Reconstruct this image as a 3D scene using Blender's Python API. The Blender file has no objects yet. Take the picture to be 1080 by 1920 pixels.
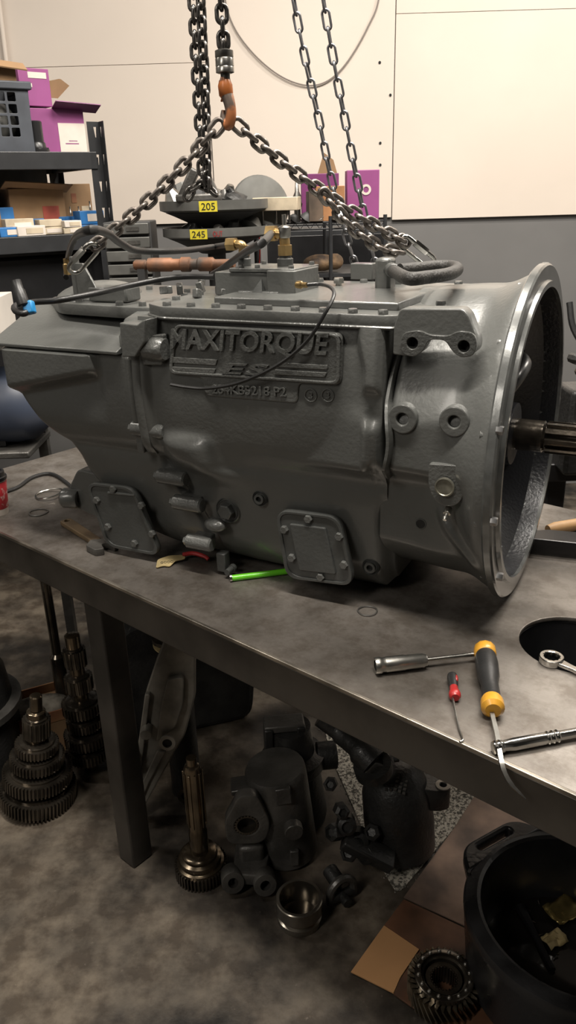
import bpy, math, random
import numpy as np
from mathutils import Vector, Matrix, Euler
random.seed(7); np.random.seed(7)
C = bpy.context.scene.collection
PI = math.pi
# ------------------------------------------------------------ camera
W, H = 1080, 1920
FOC = 1470.0
PITCH, ROLL, EYE, T = math.radians(22), math.radians(1.7), 1.5, 0.805
cF = Vector((0, math.cos(PITCH), -math.sin(PITCH)))
_R0 = Vector((1, 0, 0)); _U0 = Vector((0, math.sin(PITCH), math.cos(PITCH)))
cR = math.cos(ROLL) * _R0 - math.sin(ROLL) * _U0
cU = math.cos(ROLL) * _U0 + math.sin(ROLL) * _R0
CAM = Vector((0, 0, EYE))
cam = bpy.data.cameras.new('camera'); camo = bpy.data.objects.new('camera', cam); C.objects.link(camo)
mw = Matrix.Identity(4)
for i in range(3):
    mw[i][0] = cR[i]; mw[i][1] = cU[i]; mw[i][2] = -cF[i]; mw[i][3] = CAM[i]
camo.matrix_world = mw
cam.sensor_fit = 'VERTICAL'; cam.sensor_height = 36.0; cam.lens = 36.0 * FOC / H
cam.clip_start = .02; cam.clip_end = 50
bpy.context.scene.camera = camo
# ------------------------------------------------------------ light
sc = bpy.context.scene
sc.view_settings.view_transform = 'Standard'; sc.view_settings.look = 'None'
sc.view_settings.exposure = 0.0; sc.view_settings.gamma = 1.0; sc.view_settings.use_curve_mapping = False
world = bpy.data.worlds.new('room_air'); sc.world = world; world.use_nodes = True
world.node_tree.nodes['Background'].inputs[0].default_value = (.9, .85, .78, 1)
world.node_tree.nodes['Background'].inputs[1].default_value = .015
def area(name, loc, rot, sx, sy, power, col=(1, .93, .84)):
    l = bpy.data.lights.new(name, 'AREA'); l.shape = 'RECTANGLE'; l.size = sx; l.size_y = sy
    l.energy = power; l.color = col
    o = bpy.data.objects.new(name, l); C.objects.link(o); o.location = loc; o.rotation_euler = rot
    return o
area('tube_or_fill_light', (.55, 2.05, 3.38), (0, 0, math.radians(-8)), 1.4, .16, 105)
area('tube_or_fill_light', (2.0, 2.6, 3.38), (0, 0, math.radians(-8)), 1.4, .16, 75)
area('tube_or_fill_light', (-2.3, -1.3, 3.38), (0, 0, math.radians(40)), 2.4, .5, 66)  # fill light added out of view, behind left, for the bell's sheen
area('tube_or_fill_light', (.05, .80, 3.38), (0, 0, math.radians(-28)), 1.5, .16, 105)  # fill light added out of view, grades the gearbox face from top to bottom
area('tube_or_fill_light', (-2.2, 1.9, 3.38), (0, 0, 0), 1.3, .16, 26)

# ------------------------------------------------------------ helpers
def ray(x, y): return cF + cR * ((x - W / 2) / FOC) - cU * ((y - H / 2) / FOC)
def PZ(x, y, z): d = ray(x, y); return CAM + d * ((z - EYE) / d.z)      # point of a level plane seen there
def PY(x, y, Y): d = ray(x, y); return CAM + d * (Y / d.y)              # point of an upright plane seen there
class G:
    """collects geometry for one mesh"""
    def __init__(s): s.v = []; s.f = []; s.M = Matrix.Identity(4)
    def add(s, vs, fs):
        n = len(s.v); s.v += [tuple(s.M @ Vector(p)) for p in vs]; s.f += [tuple(i + n for i in f) for f in fs]; return s
    def box(s, c, d, rot=None):
        R = Euler(rot).to_matrix() if rot is not None else Matrix.Identity(3)
        vs = [Vector(c) + R @ Vector((x * d[0] / 2, y * d[1] / 2, z * d[2] / 2)) for x in (-1, 1) for y in (-1, 1) for z in (-1, 1)]
        return s.add(vs, [(0, 1, 3, 2), (4, 6, 7, 5), (0, 4, 5, 1), (2, 3, 7, 6), (0, 2, 6, 4), (1, 5, 7, 3)])
    def prism(s, pts, z0, z1):
        n = len(pts)
        vs = [(p[0], p[1], z0) for p in pts] + [(p[0], p[1], z1) for p in pts]
        return s.add(vs, [tuple(range(n))[::-1], tuple(range(n, 2 * n))] + [(i, (i + 1) % n, n + (i + 1) % n, n + i) for i in range(n)])
    def lathe(s, prof, n=32, p=(0, 0, 0), ax=(0, 0, 1), closed=False, cap=True):
        q = Vector(ax).normalized().to_track_quat('Z', 'Y').to_matrix(); vs = []
        for r, h in prof:
            for k in range(n):
                a = 2 * PI * k / n; vs.append(Vector(p) + q @ Vector((r * math.cos(a), r * math.sin(a), h)))
        m = len(prof); fs = []
        for j in range(m if closed else m - 1):
            for k in range(n):
                a, b = j * n, ((j + 1) % m) * n; k2 = (k + 1) % n
                fs.append((a + k, a + k2, b + k2, b + k))
        if cap and not closed: fs += [tuple(range(n))[::-1], tuple(range((m - 1) * n, m * n))]
        return s.add(vs, fs)
    def cyl(s, p0, p1, r, r2=None, n=16):
        p0, p1 = Vector(p0), Vector(p1); r2 = r if r2 is None else r2
        return s.lathe([(r, 0), (r2, (p1 - p0).length)], n, p0, p1 - p0)
    def tube(s, pts, r, n=8, closed=False):
        pts = [Vector(p) for p in pts]; m = len(pts); vs = []; fs = []; nrm = None
        for i, p in enumerate(pts):
            if closed: t = pts[(i + 1) % m] - pts[i - 1]
            else: t = pts[min(i + 1, m - 1)] - pts[max(i - 1, 0)]
            t.normalize()
            if nrm is None: nrm = t.orthogonal().normalized()
            nrm = (nrm - t * nrm.dot(t)).normalized(); bn = t.cross(nrm)
            rr = r[i] if isinstance(r, (list, tuple)) else r
            for k in range(n):
                a = 2 * PI * k / n; vs.append(p + (nrm * math.cos(a) + bn * math.sin(a)) * rr)
        for i in range(m if closed else m - 1):
            a, b = i * n, ((i + 1) % m) * n
            for k in range(n): fs.append((a + k, a + (k + 1) % n, b + (k + 1) % n, b + k))
        if not closed: fs += [tuple(range(n))[::-1], tuple(range((m - 1) * n, m * n))]
        return s.add(vs, fs)
    def ball(s, c, r, n=14):
        rx, ry, rz = (r, r, r) if not isinstance(r, (tuple, list)) else r
        prof = [(math.sin(PI * j / n), -math.cos(PI * j / n)) for j in range(1, n)]
        g = G().lathe(prof, n * 2); return s.add([(c[0] + p[0] * rx, c[1] + p[1] * ry, c[2] + p[2] * rz) for p in g.v], g.f)
    def gear(s, ro, rr, n, z0, z1, bore=0, helix=0, p=(0, 0, 0), ax=(0, 0, 1), hn=1, tip=.42):
        q = Vector(ax).normalized().to_track_quat('Z', 'Y').to_matrix(); vs = []; fs = []; m = n * 4
        for l in range(hn + 1):
            z = z0 + (z1 - z0) * l / hn; sh = helix * l / hn
            for i in range(n):
                a = 2 * PI * i / n + sh; w = 2 * PI / n
                for da, r in ((-.42 * w + 0, rr), (-.5 * tip * w, ro), (.5 * tip * w, ro), (.42 * w, rr)):
                    aa = a + da; vs.append(Vector(p) + q @ Vector((r * math.cos(aa), r * math.sin(aa), z)))
        for l in range(hn):
            for k in range(m): fs.append((l * m + k, l * m + (k + 1) % m, (l + 1) * m + (k + 1) % m, (l + 1) * m + k))
        if bore > 0:
            b0 = len(vs)
            for z in (z0, z1):
                for k in range(m):
                    a = 2 * PI * k / m; vs.append(Vector(p) + q @ Vector((bore * math.cos(a), bore * math.sin(a), z)))
            t = hn * m
            for k in range(m):
                k2 = (k + 1) % m
                fs += [(b0 + k, b0 + k2, k2, k), (t + k, t + k2, b0 + m + k2, b0 + m + k), (b0 + k2, b0 + k, b0 + m + k, b0 + m + k2)]
        else: fs += [tuple(range(m))[::-1], tuple(range(hn * m, (hn + 1) * m))]
        return s.add(vs, fs)
    def hexa(s, c, ax, r, h, n=6): c = Vector(c); a = Vector(ax).normalized(); return s.lathe([(r, 0), (r, h * .8), (r * .86, h)], n, c, a)
    def mesh(s, name, smooth=38):
        me = bpy.data.meshes.new(name); me.from_pydata(s.v, [], s.f); me.validate()
        fix(me, smooth); return me
def fix(me, smooth=38):
    import bmesh
    bm = bmesh.new(); bm.from_mesh(me); bmesh.ops.recalc_face_normals(bm, faces=bm.faces); bm.to_mesh(me); bm.free()
    if smooth:
        me.polygons.foreach_set('use_smooth', [True] * len(me.polygons)); me.set_sharp_from_angle(angle=math.radians(smooth))
def rp(pts, r=.01, n=5):
    """polygon with rounded corners; r may be a list"""
    out = []; m = len(pts)
    for i in range(m):
        a, b, c = Vector(pts[i - 1]).to_2d(), Vector(pts[i]).to_2d(), Vector(pts[(i + 1) % m]).to_2d()
        rr = r[i] if isinstance(r, (list, tuple)) else r
        if rr <= 0: out.append(tuple(b)); continue
        u, w = (a - b), (c - b); rr2 = min(rr, u.length * .49, w.length * .49)
        p, q = b + u.normalized() * rr2, b + w.normalized() * rr2
        for k in range(n + 1):
            t = k / n; out.append(tuple(p * (1 - t) ** 2 + b * 2 * t * (1 - t) + q * t * t))
    return out
def circ(cx, cy, r, n=24, r2=None): r2 = r2 or r; return [(cx + r * math.cos(2 * PI * k / n), cy + r2 * math.sin(2 * PI * k / n)) for k in range(n)]
def extr(loops, th, bevel=0.0, M=None, name='plate', res=1):
    """flat plate with holes: loops[0] outline, others holes; thickness th along +Z, then placed by M"""
    cu = bpy.data.curves.new(name, 'CURVE'); cu.dimensions = '2D'; cu.fill_mode = 'BOTH'
    cu.extrude = max(th / 2 - bevel, 1e-5); cu.bevel_depth = bevel; cu.bevel_resolution = res; cu.offset = -bevel
    for lp in loops:
        sp = cu.splines.new('POLY'); sp.points.add(len(lp) - 1)
        for i, p in enumerate(lp): sp.points[i].co = (p[0], p[1], 0, 1)
        sp.use_cyclic_u = True
    o = bpy.data.objects.new(name, cu); me = bpy.data.meshes.new_from_object(o)
    bpy.data.objects.remove(o); me.name = name; me.materials.clear()
    me.transform((M or Matrix.Identity(4)) @ Matrix.Translation((0, 0, th / 2))); fix(me); return me
def text(body, w, h, th, M, bold=0.0, shear=0.0, bevel=0.0, name='lettering', space=1.0):
    cu = bpy.data.curves.new(name, 'FONT'); cu.body = body; cu.extrude = 1; cu.offset = bold; cu.shear = shear
    cu.resolution_u = 3; cu.space_character = space
    o = bpy.data.objects.new(name, cu); me = bpy.data.meshes.new_from_object(o); bpy.data.objects.remove(o); me.materials.clear()
    co = np.array([v.co[:] for v in me.vertices]); lo, hi = co.min(0), co.max(0); d = hi - lo
    for v in me.vertices:
        c = v.co; v.co = ((c.x - lo[0]) / d[0] * w, (c.y - lo[1]) / d[1] * h, (c.z + 1) / 2 * th)
    me.transform(M); fix(me, 30); me.name = name; return me
def join(ms, name):
    g = G()
    for m in ms: g.add([v.co[:] for v in m.vertices], [tuple(p.vertices) for p in m.polygons])
    return g.mesh(name)
def frame(o, x, y):
    """matrix with origin o, X along x, Y near y"""
    x = Vector(x).normalized(); z = x.cross(Vector(y)).normalized(); y = z.cross(x)
    M = Matrix.Identity(4)
    for i in range(3): M[i][0] = x[i]; M[i][1] = y[i]; M[i][2] = z[i]; M[i][3] = o[i]
    return M
def spl(pts, n=8):
    """smooth path through points"""
    P = [Vector(p) for p in pts]; P = [P[0] * 2 - P[1]] + P + [P[-1] * 2 - P[-2]]; out = []
    for i in range(1, len(P) - 2):
        a, b, c, d = P[i - 1:i + 3]
        for k in range(n):
            t = k / n; out.append(.5 * (2 * b + (c - a) * t + (2 * a - 5 * b + 4 * c - d) * t * t + (3 * b - a - 3 * c + d) * t ** 3))
    out.append(P[-2]); return out
def obj(name, me, mat, parent=None, loc=None, rot=None, bev=0, label=None, kind=None):
    if isinstance(me, G): me = me.mesh(name)
    if mat and not me.materials: me.materials.append(mat)
    o = bpy.data.objects.new(name, me); C.objects.link(o)
    if parent: o.parent = parent
    if loc is not None: o.location = loc
    if rot is not None: o.rotation_euler = rot
    if bev:
        b = o.modifiers.new('bevel', 'BEVEL'); b.width = bev; b.segments = 2; b.limit_method = 'ANGLE'; b.angle_limit = math.radians(40)
    if label: o['label'] = label
    if kind: o['kind'] = kind
    return o
def tag(o, label, cat, group=None):
    o['label'] = label; o['category'] = cat
    if group: o['group'] = group
    return o
def thing(name, label, cat, loc=(0, 0, 0), rot=(0, 0, 0), group=None):
    o = bpy.data.objects.new(name, None); C.objects.link(o); o.empty_display_size = .02
    o.location = loc; o.rotation_euler = rot if isinstance(rot, (tuple, list, Euler)) else (0, 0, rot)
    return tag(o, label, cat, group)
def mat(name, col, rough=.5, metal=0.0, var=0.0, col2=None, sc_=8, bump=0.0, bsc=60, coat=0.0, rvar=0.0, det=6, edge=(.4, .62), coords='Object', emit=0):
    m = bpy.data.materials.new(name); m.use_nodes = True; nt = m.node_tree; N = nt.nodes; L = nt.links
    b = N['Principled BSDF']; b.inputs['Roughness'].default_value = rough; b.inputs['Metallic'].default_value = metal
    b.inputs['Base Color'].default_value = (*col, 1); b.inputs['Coat Weight'].default_value = coat; b.inputs['Coat Roughness'].default_value = .12
    tc = N.new('ShaderNodeTexCoord')
    if var or col2:
        n = N.new('ShaderNodeTexNoise'); n.inputs['Scale'].default_value = sc_; n.inputs['Detail'].default_value = det; L.new(tc.outputs[coords], n.inputs['Vector'])
        r = N.new('ShaderNodeValToRGB'); c2 = col2 or tuple(c * (1 - var) for c in col)
        r.color_ramp.elements[0].position = edge[0]; r.color_ramp.elements[1].position = edge[1]
        r.color_ramp.elements[0].color = (*c2, 1); r.color_ramp.elements[1].color = (*col, 1)
        L.new(n.outputs['Fac'], r.inputs['Fac']); L.new(r.outputs['Color'], b.inputs['Base Color'])
        if rvar:
            mr = N.new('ShaderNodeMapRange'); mr.inputs['To Min'].default_value = max(rough - rvar, .03); mr.inputs['To Max'].default_value = min(rough + rvar, 1)
            mr.inputs['From Min'].default_value = .35; mr.inputs['From Max'].default_value = .65
            L.new(n.outputs['Fac'], mr.inputs['Value']); L.new(mr.outputs[0], b.inputs['Roughness'])
    if bump:
        n2 = N.new('ShaderNodeTexNoise'); n2.inputs['Scale'].default_value = bsc; n2.inputs['Detail'].default_value = 4; L.new(tc.outputs[coords], n2.inputs['Vector'])
        bp = N.new('ShaderNodeBump'); bp.inputs['Strength'].default_value = bump; bp.inputs['Distance'].default_value = .002
        L.new(n2.outputs['Fac'], bp.inputs['Height']); L.new(bp.outputs[0], b.inputs['Normal'])
    if emit:
        b.inputs['Emission Color'].default_value = (*col, 1); b.inputs['Emission Strength'].default_value = emit
    return m
M = dict(
    paint=mat('grey_gloss_paint', (.112, .115, .109), .36, .15, .14, sc_=5, bump=.3, bsc=130, coat=.3, rvar=.05),
    paint2=mat('grey_paint_thick', (.118, .121, .115), .30, .2, .2, sc_=14, bump=.6, bsc=200, coat=.5),
    pdark=mat('cover_dark_paint', (.066, .069, .066), .36, 0, .2, sc_=12, bump=.3, bsc=150, coat=.2),
    mach=mat('machined_iron', (.20, .20, .20), .34, .7, .4, sc_=22, bump=.1),
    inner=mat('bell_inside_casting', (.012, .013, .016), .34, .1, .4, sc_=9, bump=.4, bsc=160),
    steel=mat('bare_steel', (.42, .41, .38), .28, 1, .35, sc_=30, bump=.08),
    chrome=mat('chrome', (.62, .61, .58), .16, 1, .25, sc_=25),
    zinc=mat('zinc_plate', (.55, .54, .50), .32, 1, .2, sc_=60),
    oily=mat('oily_gear_steel', (.14, .12, .095), .22, .85, .6, sc_=18, bump=.25, bsc=90, coat=.3),
    oily2=mat('oily_bright_steel', (.24, .19, .13), .2, .9, .6, sc_=12, coat=.2),
    chain=mat('chain_steel', (.26, .235, .21), .4, .7, .55, col2=(.10, .085, .075), sc_=45, bump=.3, bsc=160),
    chain2=mat('hand_chain_steel', (.26, .26, .27), .36, .8, .4, sc_=30, bump=.2),
    chain3=mat('oily_hoist_chain', (.16, .15, .14), .24, .85, .6, sc_=50, bump=.2),
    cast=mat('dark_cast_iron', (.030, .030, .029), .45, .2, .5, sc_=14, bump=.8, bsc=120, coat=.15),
    cast2=mat('grey_cast_iron', (.11, .105, .096), .42, .35, .5, sc_=11, bump=.6, bsc=110, coat=.1),
    alu=mat('dirty_aluminium', (.33, .31, .27), .42, .45, .55, sc_=9, bump=.7, bsc=60),
    brass=mat('brass', (.52, .36, .16), .3, .85, .4, sc_=30),
    rubber=mat('black_rubber', (.017, .017, .017), .42, 0, .3, sc_=20, bump=.15, bsc=200),
    hose=mat('ribbed_hose_rubber', (.03, .028, .025), .6, 0, .4, sc_=20, bump=.9, bsc=220),
    black=mat('black_plastic', (.012, .012, .013), .34, 0, .3, sc_=15, bump=.1),
    pan=mat('drain_pan_plastic', (.016, .016, .017), .33, 0, .4, sc_=10, bump=.3, bsc=90, rvar=.12),
    hole=mat('bore_dark', (.008, .008, .008), .6),
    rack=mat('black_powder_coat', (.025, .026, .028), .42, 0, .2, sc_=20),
    card=mat('brown_cardboard', (.27, .165, .085), .85, 0, .25, sc_=6, bump=.1),
    card2=mat('stained_cardboard', (.36, .20, .09), .8, 0, col2=(.17, .06, .03), sc_=5, edge=(.42, .6)),
    magenta=mat('magenta_print', (.26, .065, .20), .45, 0, .12, sc_=9),
    magdark=mat('dark_magenta_print', (.17, .03, .13), .5, 0, .2, sc_=9),
    white=mat('white_print', (.62, .56, .50), .55, 0, .12, sc_=12),
    cream=mat('cream_box', (.52, .44, .32), .6, 0, .3, sc_=16),
    blue=mat('blue_print', (.03, .16, .42), .45, 0, .2, sc_=12),
    crate=mat('grey_crate_plastic', (.055, .062, .075), .5, 0, .25, sc_=12),
    yellow=mat('yellow_label', (.62, .52, .03), .55, 0, .1, sc_=30),
    tray=mat('grey_tray_metal', (.15, .15, .14), .45, .3, .3, sc_=10),
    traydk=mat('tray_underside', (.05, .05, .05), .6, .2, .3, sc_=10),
    rust=mat('rusty_pipe', (.20, .09, .045), .6, .3, col2=(.07, .055, .045), sc_=14, bump=.5),
    red=mat('red_plastic', (.34, .02, .02), .35, 0, .2, sc_=20),
    redwire=mat('red_wire', (.5, .03, .02), .4),
    orange=mat('worn_orange_paint', (.40, .15, .06), .4, .3, col2=(.10, .075, .06), sc_=30, edge=(.46, .56)),
    amber=mat('amber_plastic', (.58, .29, .03), .32, 0, .3, sc_=25, coat=.2),
    green=mat('green_plastic', (.13, .55, .02), .35, 0, .1, coat=.2),
    wood=mat('worn_wood', (.42, .25, .11), .6, 0, .4, sc_=7),
    tan=mat('tan_tag', (.36, .28, .13), .7, 0, .3, sc_=30),
    bluep=mat('blue_clip', (.02, .22, .50), .4),
    navy=mat('navy_shell', (.035, .045, .07), .45, 0, .3, sc_=5),
    gold=mat('gold_foil', (.75, .58, .22), .18, .9, .3, sc_=20, bump=.6, bsc=40),
)
# ------------------------------------------------------------ setting
def mat_floor():
    m = mat('stained_concrete_floor', (.10, .085, .068), .5); nt = m.node_tree; N = nt.nodes; L = nt.links; b = N['Principled BSDF']
    tc = N.new('ShaderNodeTexCoord')
    def nz(s, d, lo, hi, a, c, off=0):
        mp = N.new('ShaderNodeMapping'); mp.inputs['Location'].default_value = (off, off, off); L.new(tc.outputs['Object'], mp.inputs['Vector'])
        n = N.new('ShaderNodeTexNoise'); n.inputs['Scale'].default_value = s; n.inputs['Detail'].default_value = d; n.inputs['Roughness'].default_value = .62
        L.new(mp.outputs[0], n.inputs['Vector'])
        r = N.new('ShaderNodeValToRGB'); r.color_ramp.elements[0].position = lo; r.color_ramp.elements[1].position = hi
        r.color_ramp.elements[0].color = (*a, 1); r.color_ramp.elements[1].color = (*c, 1); L.new(n.outputs['Fac'], r.inputs['Fac']); return n, r
    n1, r1 = nz(2.2, 9, .40, .64, (.020, .017, .014), (.165, .135, .100))
    n2, r2 = nz(14, 8, .40, .60, (.42, .38, .34), (1.0, 1.0, 1.0), 3)
    n3, r3 = nz(60, 6, .66, .74, (0, 0, 0), (.07, .06, .05), 9)
    mx = N.new('ShaderNodeMix'); mx.data_type = 'RGBA'; mx.blend_type = 'MULTIPLY'; mx.inputs[0].default_value = 1
    L.new(r1.outputs[0], mx.inputs[6]); L.new(r2.outputs[0], mx.inputs[7])
    ad = N.new('ShaderNodeMix'); ad.data_type = 'RGBA'; ad.blend_type = 'ADD'; ad.inputs[0].default_value = 1
    L.new(mx.outputs[2], ad.inputs[6]); L.new(r3.outputs[0], ad.inputs[7]); L.new(ad.outputs[2], b.inputs['Base Color'])
    mr = N.new('ShaderNodeMapRange'); mr.inputs['From Min'].default_value = .35; mr.inputs['From Max'].default_value = .65; mr.inputs['To Min'].default_value = .36; mr.inputs['To Max'].default_value = .8
    L.new(n1.outputs['Fac'], mr.inputs['Value']); L.new(mr.outputs[0], b.inputs['Roughness'])
    bp = N.new('ShaderNodeBump'); bp.inputs['Strength'].default_value = .5; bp.inputs['Distance'].default_value = .004; L.new(n2.outputs['Fac'], bp.inputs['Height']); L.new(bp.outputs[0], b.inputs['Normal'])
    return m
def struct(name, g, m, **k): return obj(name, g, m, kind='structure', **k)
MW = mat('white_wall_paint', (.66, .585, .51), .6, 0, .06, sc_=1.6, bump=.15, bsc=30)
MG = mat('grey_wall_paint', (.17, .168, .165), .45, 0, .12, sc_=2, bump=.1)
floor = struct('floor', G().box((0, 1.2, -.05), (7, 8, .1)), mat_floor())
YW = 4.0; ZB = PY(640, 410, YW).z
wall = struct('wall_back', G().box((0, YW + .06, 1.75), (7, .1, 3.5)), MG)
xj = [-3.5, PY(393, 200, YW).x, PY(738, 200, YW).x, 3.5]
zj = [PY(250, 122, YW).z, PY(560, -30, YW).z, PY(850, 24, YW).z]
for i in range(3):
    for z0, z1 in ((ZB - (.0 if i < 2 else .012), zj[i]), (zj[i] + .0018, 3.5)):
        w = xj[i + 1] - xj[i] - .004
        obj('wall_panel', G().box(((xj[i] + xj[i + 1]) / 2, YW, (z0 + z1) / 2), (w, .018, z1 - z0)), MW, wall, bev=.001)
struct('wall_left', G().box((-3.5, 1.2, 1.75), (.1, 8, 3.5)), MG)
struct('wall_right', G().box((3.5, 1.2, 1.75), (.1, 8, 3.5)), MG)
struct('ceiling', G().box((0, 1.2, 3.55), (7, 8, .1)), MG)
a, b_ = PY(2, 0, YW - .03), PY(9, 160, YW - .03)
tag(obj('conduit_pipe', G().tube([(a.x, YW - .03, 2.9), (b_.x, YW - .03, .9)], .011, 10), MW), 'thin white conduit pipe running up the wall at far left', 'pipe')
tag(obj('wall_cable', G().tube(spl([PY(x, y, YW - .02) for x, y in ((410, -300), (418, -60), (430, 30), (470, 95), (530, 145), (590, 160), (640, 130), (690, 50), (715, -30), (740, -300))]), .0032, 6), mat('grey_cable', (.22, .19, .17), .6)),
    'thin grey cable sagging in a loop across the white wall', 'cable')
# nail holes in the wall boards
for x, y in ((712, 117), (732, 178), (713, 268), (713, 309)):
    obj('nail_head', G().cyl(PY(x, y, YW - .008), PY(x, y, YW - .013), .006, n=8), M['cast'], wall)

# ------------------------------------------------------------ workbench
E0, E1 = PZ(0, 999, T), PZ(1080, 1491, T)
ea = (E1 - E0).normalized(); en = Vector((-ea.y, ea.x, 0)); 
if en.y < 0: en = -en
BL = frame(E0, ea, en)                                    # bench frame: x along the front edge, y away from the camera
bl_ang = math.atan2(ea.y, ea.x)
LB0, LB1, DB = -.42, 2.1, .90
def mat_bench():
    m = mat('worn_steel_top', (.2, .18, .16), .4, .55); nt = m.node_tree; N = nt.nodes; L = nt.links; b = N['Principled BSDF']
    tc = N.new('ShaderNodeTexCoord'); 
    n = N.new('ShaderNodeTexNoise'); n.inputs['Scale'].default_value = 2.6; n.inputs['Detail'].default_value = 9; n.inputs['Roughness'].default_value = .6; L.new(tc.outputs['Object'], n.inputs['Vector'])
    r = N.new('ShaderNodeValToRGB'); e = r.color_ramp.elements; e[0].position = .34; e[1].position = .66
    e[0].color = (.08, .070, .060, 1); e[1].color = (.27, .247, .222, 1); L.new(n.outputs['Fac'], r.inputs['Fac'])
    n2 = N.new('ShaderNodeTexNoise'); n2.inputs['Scale'].default_value = 22; n2.inputs['Detail'].default_value = 8; n2.inputs['Roughness'].default_value = .7; L.new(tc.outputs['Object'], n2.inputs['Vector'])
    r2 = N.new('ShaderNodeValToRGB'); e = r2.color_ramp.elements; e[0].position = .38; e[1].position = .58; e[0].color = (.6, .57, .54, 1); e[1].color = (1, 1, 1, 1); L.new(n2.outputs['Fac'], r2.inputs['Fac'])
    mx = N.new('ShaderNodeMix'); mx.data_type = 'RGBA'; mx.blend_type = 'MULTIPLY'; mx.inputs[0].default_value = 1; L.new(r.outputs[0], mx.inputs[6]); L.new(r2.outputs[0], mx.inputs[7]); L.new(mx.outputs[2], b.inputs['Base Color'])
    mr = N.new('ShaderNodeMapRange'); mr.inputs['From Min'].default_value = .3; mr.inputs['From Max'].default_value = .7; mr.inputs['To Min'].default_value = .52; mr.inputs['To Max'].default_value = .34; L.new(n2.outputs['Fac'], mr.inputs['Value']); L.new(mr.outputs[0], b.inputs['Roughness'])
    mp = N.new('ShaderNodeMapping'); mp.inputs['Scale'].default_value = (3, 160, 1); L.new(tc.outputs['Object'], mp.inputs['Vector'])
    n3 = N.new('ShaderNodeTexNoise'); n3.inputs['Scale'].default_value = 2; n3.inputs['Detail'].default_value = 3; L.new(mp.outputs[0], n3.inputs['Vector'])
    bp = N.new('ShaderNodeBump'); bp.inputs['Strength'].default_value = .12; bp.inputs['Distance'].default_value = .001; L.new(n3.outputs['Fac'], bp.inputs['Height']); L.new(bp.outputs[0], b.inputs['Normal'])
    return m
MB_ = mat_bench(); MLEG = mat('bench_leg_steel', (.075, .068, .06), .42, .5, .5, sc_=6)
MAP = mat('bench_apron_steel', (.10, .09, .078), .38, .6, .5, sc_=5, bump=.1)
bench = thing('workbench', 'long heavy steel workbench with a round hole in its worn top', 'workbench', (E0.x, E0.y, 0), bl_ang)
hc = PZ(1078, 1207, T) - E0; hc = (hc.dot(ea), hc.dot(en))
obj('tabletop', extr([[(LB0, 0), (LB1, 0), (LB1, DB), (LB0, DB)], circ(hc[0], hc[1], .088, 48)], .008, .0015, Matrix.Translation((0, 0, T - .008))), MB_, bench)
obj('hole_dark_cup', G().lathe([(.093, T - .009), (.095, T - .012), (.090, T - .10), (.06, T - .20), (.056, T - .20), (.086, T - .10), (.090, T - .012)], 48, (hc[0], hc[1], 0), closed=True), M['black'], bench)  # black cup added under the hole so that it looks dark
obj('dark_cup_bottom', G().cyl((hc[0], hc[1], T - .205), (hc[0], hc[1], T - .198), .06, n=32), M['black'], bench)
ap = G().box(((LB0 + LB1) / 2, .006, T - .045), (LB1 - LB0, .008, .073)); obj('apron', ap, MAP, bench, bev=.002)
obj('apron', G().box(((LB0 + LB1) / 2, DB - .006, T - .045), (LB1 - LB0, .008, .073)), MAP, bench)
for x in (LB0 + .004, LB1 - .004): obj('end_rail', G().box((x, DB / 2, T - .045), (.008, DB - .024, .073)), MAP, bench)
obj('edge_strip', G().box(((LB0 + LB1) / 2, .0012, T - .0030 + .0006), (LB1 - LB0, .0065, .0068)), mat('rubbed_bright_edge', (.50, .45, .38), .30, .85, .65, sc_=9), bench, bev=.001)
fp = PZ(226, 1628, 0) - E0
lx, ly = fp.dot(ea), fp.dot(en)
ly = .016
for k, (x, y) in enumerate(((lx, ly + .029), (lx, DB - .06), (LB1 - .08, ly + .026), (LB1 - .08, DB - .06), (LB0 + .06, DB - .06), (LB0 + .06, .05))[:5]):
    obj('leg', G().box((x, y, (T - .01) / 2), (.058, .058, T - .012)), MLEG, bench, bev=.004)

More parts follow.
